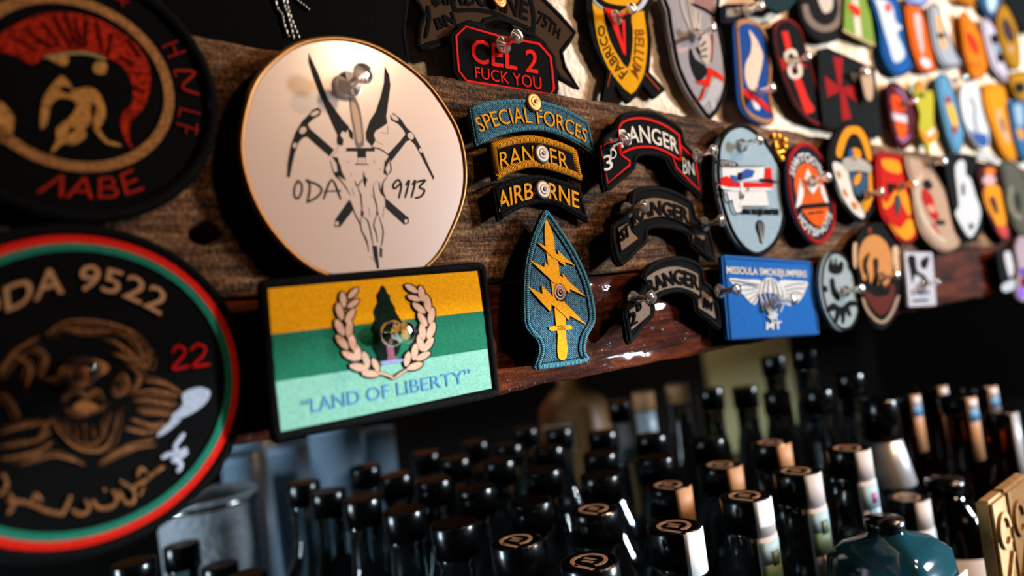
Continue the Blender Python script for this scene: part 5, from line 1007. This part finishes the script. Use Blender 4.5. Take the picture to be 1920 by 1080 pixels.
part('paper_label', band(0.0321, 0.04, h-0.027, -240, -80, 24), PAPER, R)
part('cap', lathe([(0.0, h+0.018), (0.014, h+0.018), (0.014, h+0.028), (0.0, h+0.029)], 20, cap=False), CAPM, R)
for i in range(9):
    a = -205+i*13; part('blue_writing', band(0.0325, h-0.075-0.004*(i % 3), h-0.058, a, a+5, 2), BLUEP, R)
part('blue_writing', band(0.0325, h-0.046, h-0.043, -150, -105, 6), plain('grey_script', '#6a6a78', 0.6), R)
# carved tan wooden block at the right edge
YB = -0.10; A_ = W(1858, 942, YB); zb = A_.z
R = root('carved_wooden_sign', (A_.x, YB, SHELF), 'tan carved wooden sign with raised letters at the right edge', 'sign')
WD = plain('tan_carved_wood', '#94713f', 0.7, spec=0.2, bump=0.0012); hh = zb-SHELF
def blockbox(nm, x0, x1, y0, y1, z0, z1, m_, bev=0.0):
    v = [(x, y, z) for x in (x0, x1) for y in (y0, y1) for z in (z0, z1)]
    o = mesh_obj(nm, v, [(0, 1, 3, 2), (4, 6, 7, 5), (0, 4, 5, 1), (2, 3, 7, 6), (0, 2, 6, 4), (1, 5, 7, 3)], m_, R)
    if bev:
        bm = bmesh.new(); bm.from_mesh(o.data); bmesh.ops.bevel(bm, geom=bm.edges[:], offset=bev, segments=2, affect='EDGES'); bm.to_mesh(o.data); bm.free()
    return o
blockbox('left_stave', 0.0, 0.0265, 0.0, 0.009, 0, hh, WD, 0.002); blockbox('right_stave', 0.0285, 0.075, 0.0, 0.009, 0, hh, WD, 0.002); blockbox('dark_joint', 0.0262, 0.0288, 0.003, 0.008, 0, hh-0.002, DARKWOOD)
for k in range(5):
    z = hh-0.020-0.024*k
    pts = [(0.0085*math.cos(a), 0.0095*math.sin(a)) for a in [math.radians(20*i) for i in range(0, 17)]] if k % 2 == 0 else [(-0.008, -0.009), (0.008, 0.009)]
    for xo in (0.0132, 0.042):
        v, f = flat_strokes([pts], 0.003, 0, 0.0022); part('raised_letter', ([(a+xo, -c+0.0004, b_+z) for a, b_, c in v], f), WD, R, smooth=False)
# things at the back of the alcove
P_ = at_depth(1085, 860, 1.05); R = root('stoneware_jug', (P_.x, P_.y, SHELF), 'round brown stoneware jug with pale side behind the bottles', 'jug'); zt = at_depth(1085, 722, 1.05).z-SHELF
JUG = plain('brown_stoneware', '#8a5f34', 0.5)
part('jug_body', lathe([(0.0, 0.0), (0.040, 0.0), (0.052, 0.03), (0.055, zt-0.07), (0.050, zt-0.03), (0.030, zt-0.008), (0.018, zt), (0.018, zt+0.015), (0.0, zt+0.015)], 32, cap=False), JUG, R)
part('pale_glaze', band(0.0552, zt-0.085, zt-0.05, 170, 225, 12, 0.0015), plain('pale_glaze', '#c9c6c0', 0.4), R)
hl = [(0.052+0.022*math.sin(math.pi*t/10), zt-0.02-0.05*t/10) for t in range(11)]
v = []; f = []
for i, (x, z) in enumerate(hl):
    for k in range(6): a = 2*math.pi*k/6; v.append((x+0.004*math.cos(a), 0.004*math.sin(a), z))
for i in range(10):
    for k in range(6): f.append((i*6+k, i*6+(k+1) % 6, (i+1)*6+(k+1) % 6, (i+1)*6+k))
part('handle', (v, f), JUG, R)
a, b_ = W(1322, 690, 0.945), W(1480, 690, 0.945)
o = box('painted_board', a.x, b_.x, 0.935, 0.9495, 1.06, 1.66, plain('olive_paint', '#7a7752', 0.8)); tag(o, 'plain olive painted board on the back wall of the alcove', 'board')
GLS = glass('tumbler_glass', '#a9c4dc', 0.35, 1.45, 0.55)
for px, py, dp, hgt, r_, lb in ((470, 800, 0.98, 0.06, 0.030, 'upturned clear tumbler behind the flag patch, leftmost glass'), (540, 830, 0.86, 0.09, 0.026, 'tall clear glass under the lower left corner of the flag patch'), (625, 792, 0.80, 0.075, 0.030, 'wide clear tumbler under the middle of the flag patch'), (700, 805, 0.88, 0.06, 0.026, 'short clear tumbler furthest right under the flag patch'), (452, 850, 0.92, 0.07, 0.026, 'narrow clear glass beside the bearded man patch')):
    P_ = at_depth(px, py, dp); zt = P_.z-SHELF
    R = root('tumbler', (P_.x, P_.y, SHELF), lb, 'glass', 'clear glasses at the back')
    part('glass_wall', lathe([(0.0, 0.0), (r_*0.85, 0.0), (r_, zt), (r_-0.0018, zt), (r_*0.85-0.002, 0.008), (0.0, 0.008)], 28, cap=False), GLS, R)
    part('rim_band', band(r_, zt-0.008, zt-0.006, 0, 360, 28, 0.0003), plain('bluish_rim', '#8fb0cc', 0.2), R)
P_ = at_depth(392, 965, 0.74); zt = P_.z-SHELF
R = root('metal_tub', (P_.x, P_.y, SHELF), 'dented pale grey metal tub behind the bearded man patch', 'tub')
part('tub_wall', lathe([(0.0, 0.0), (0.042, 0.0), (0.050, zt+0.02), (0.052, zt+0.022), (0.048, zt+0.022), (0.040, 0.004), (0.0, 0.004)], 32, cap=False), plain('grey_enamel', '#a8aeb6', 0.4, 0.0, bump=0.003), R)
part('tub_rim', band(0.0502, zt+0.012, zt+0.018, 0, 360, 32, 0.001), STEEL, R)
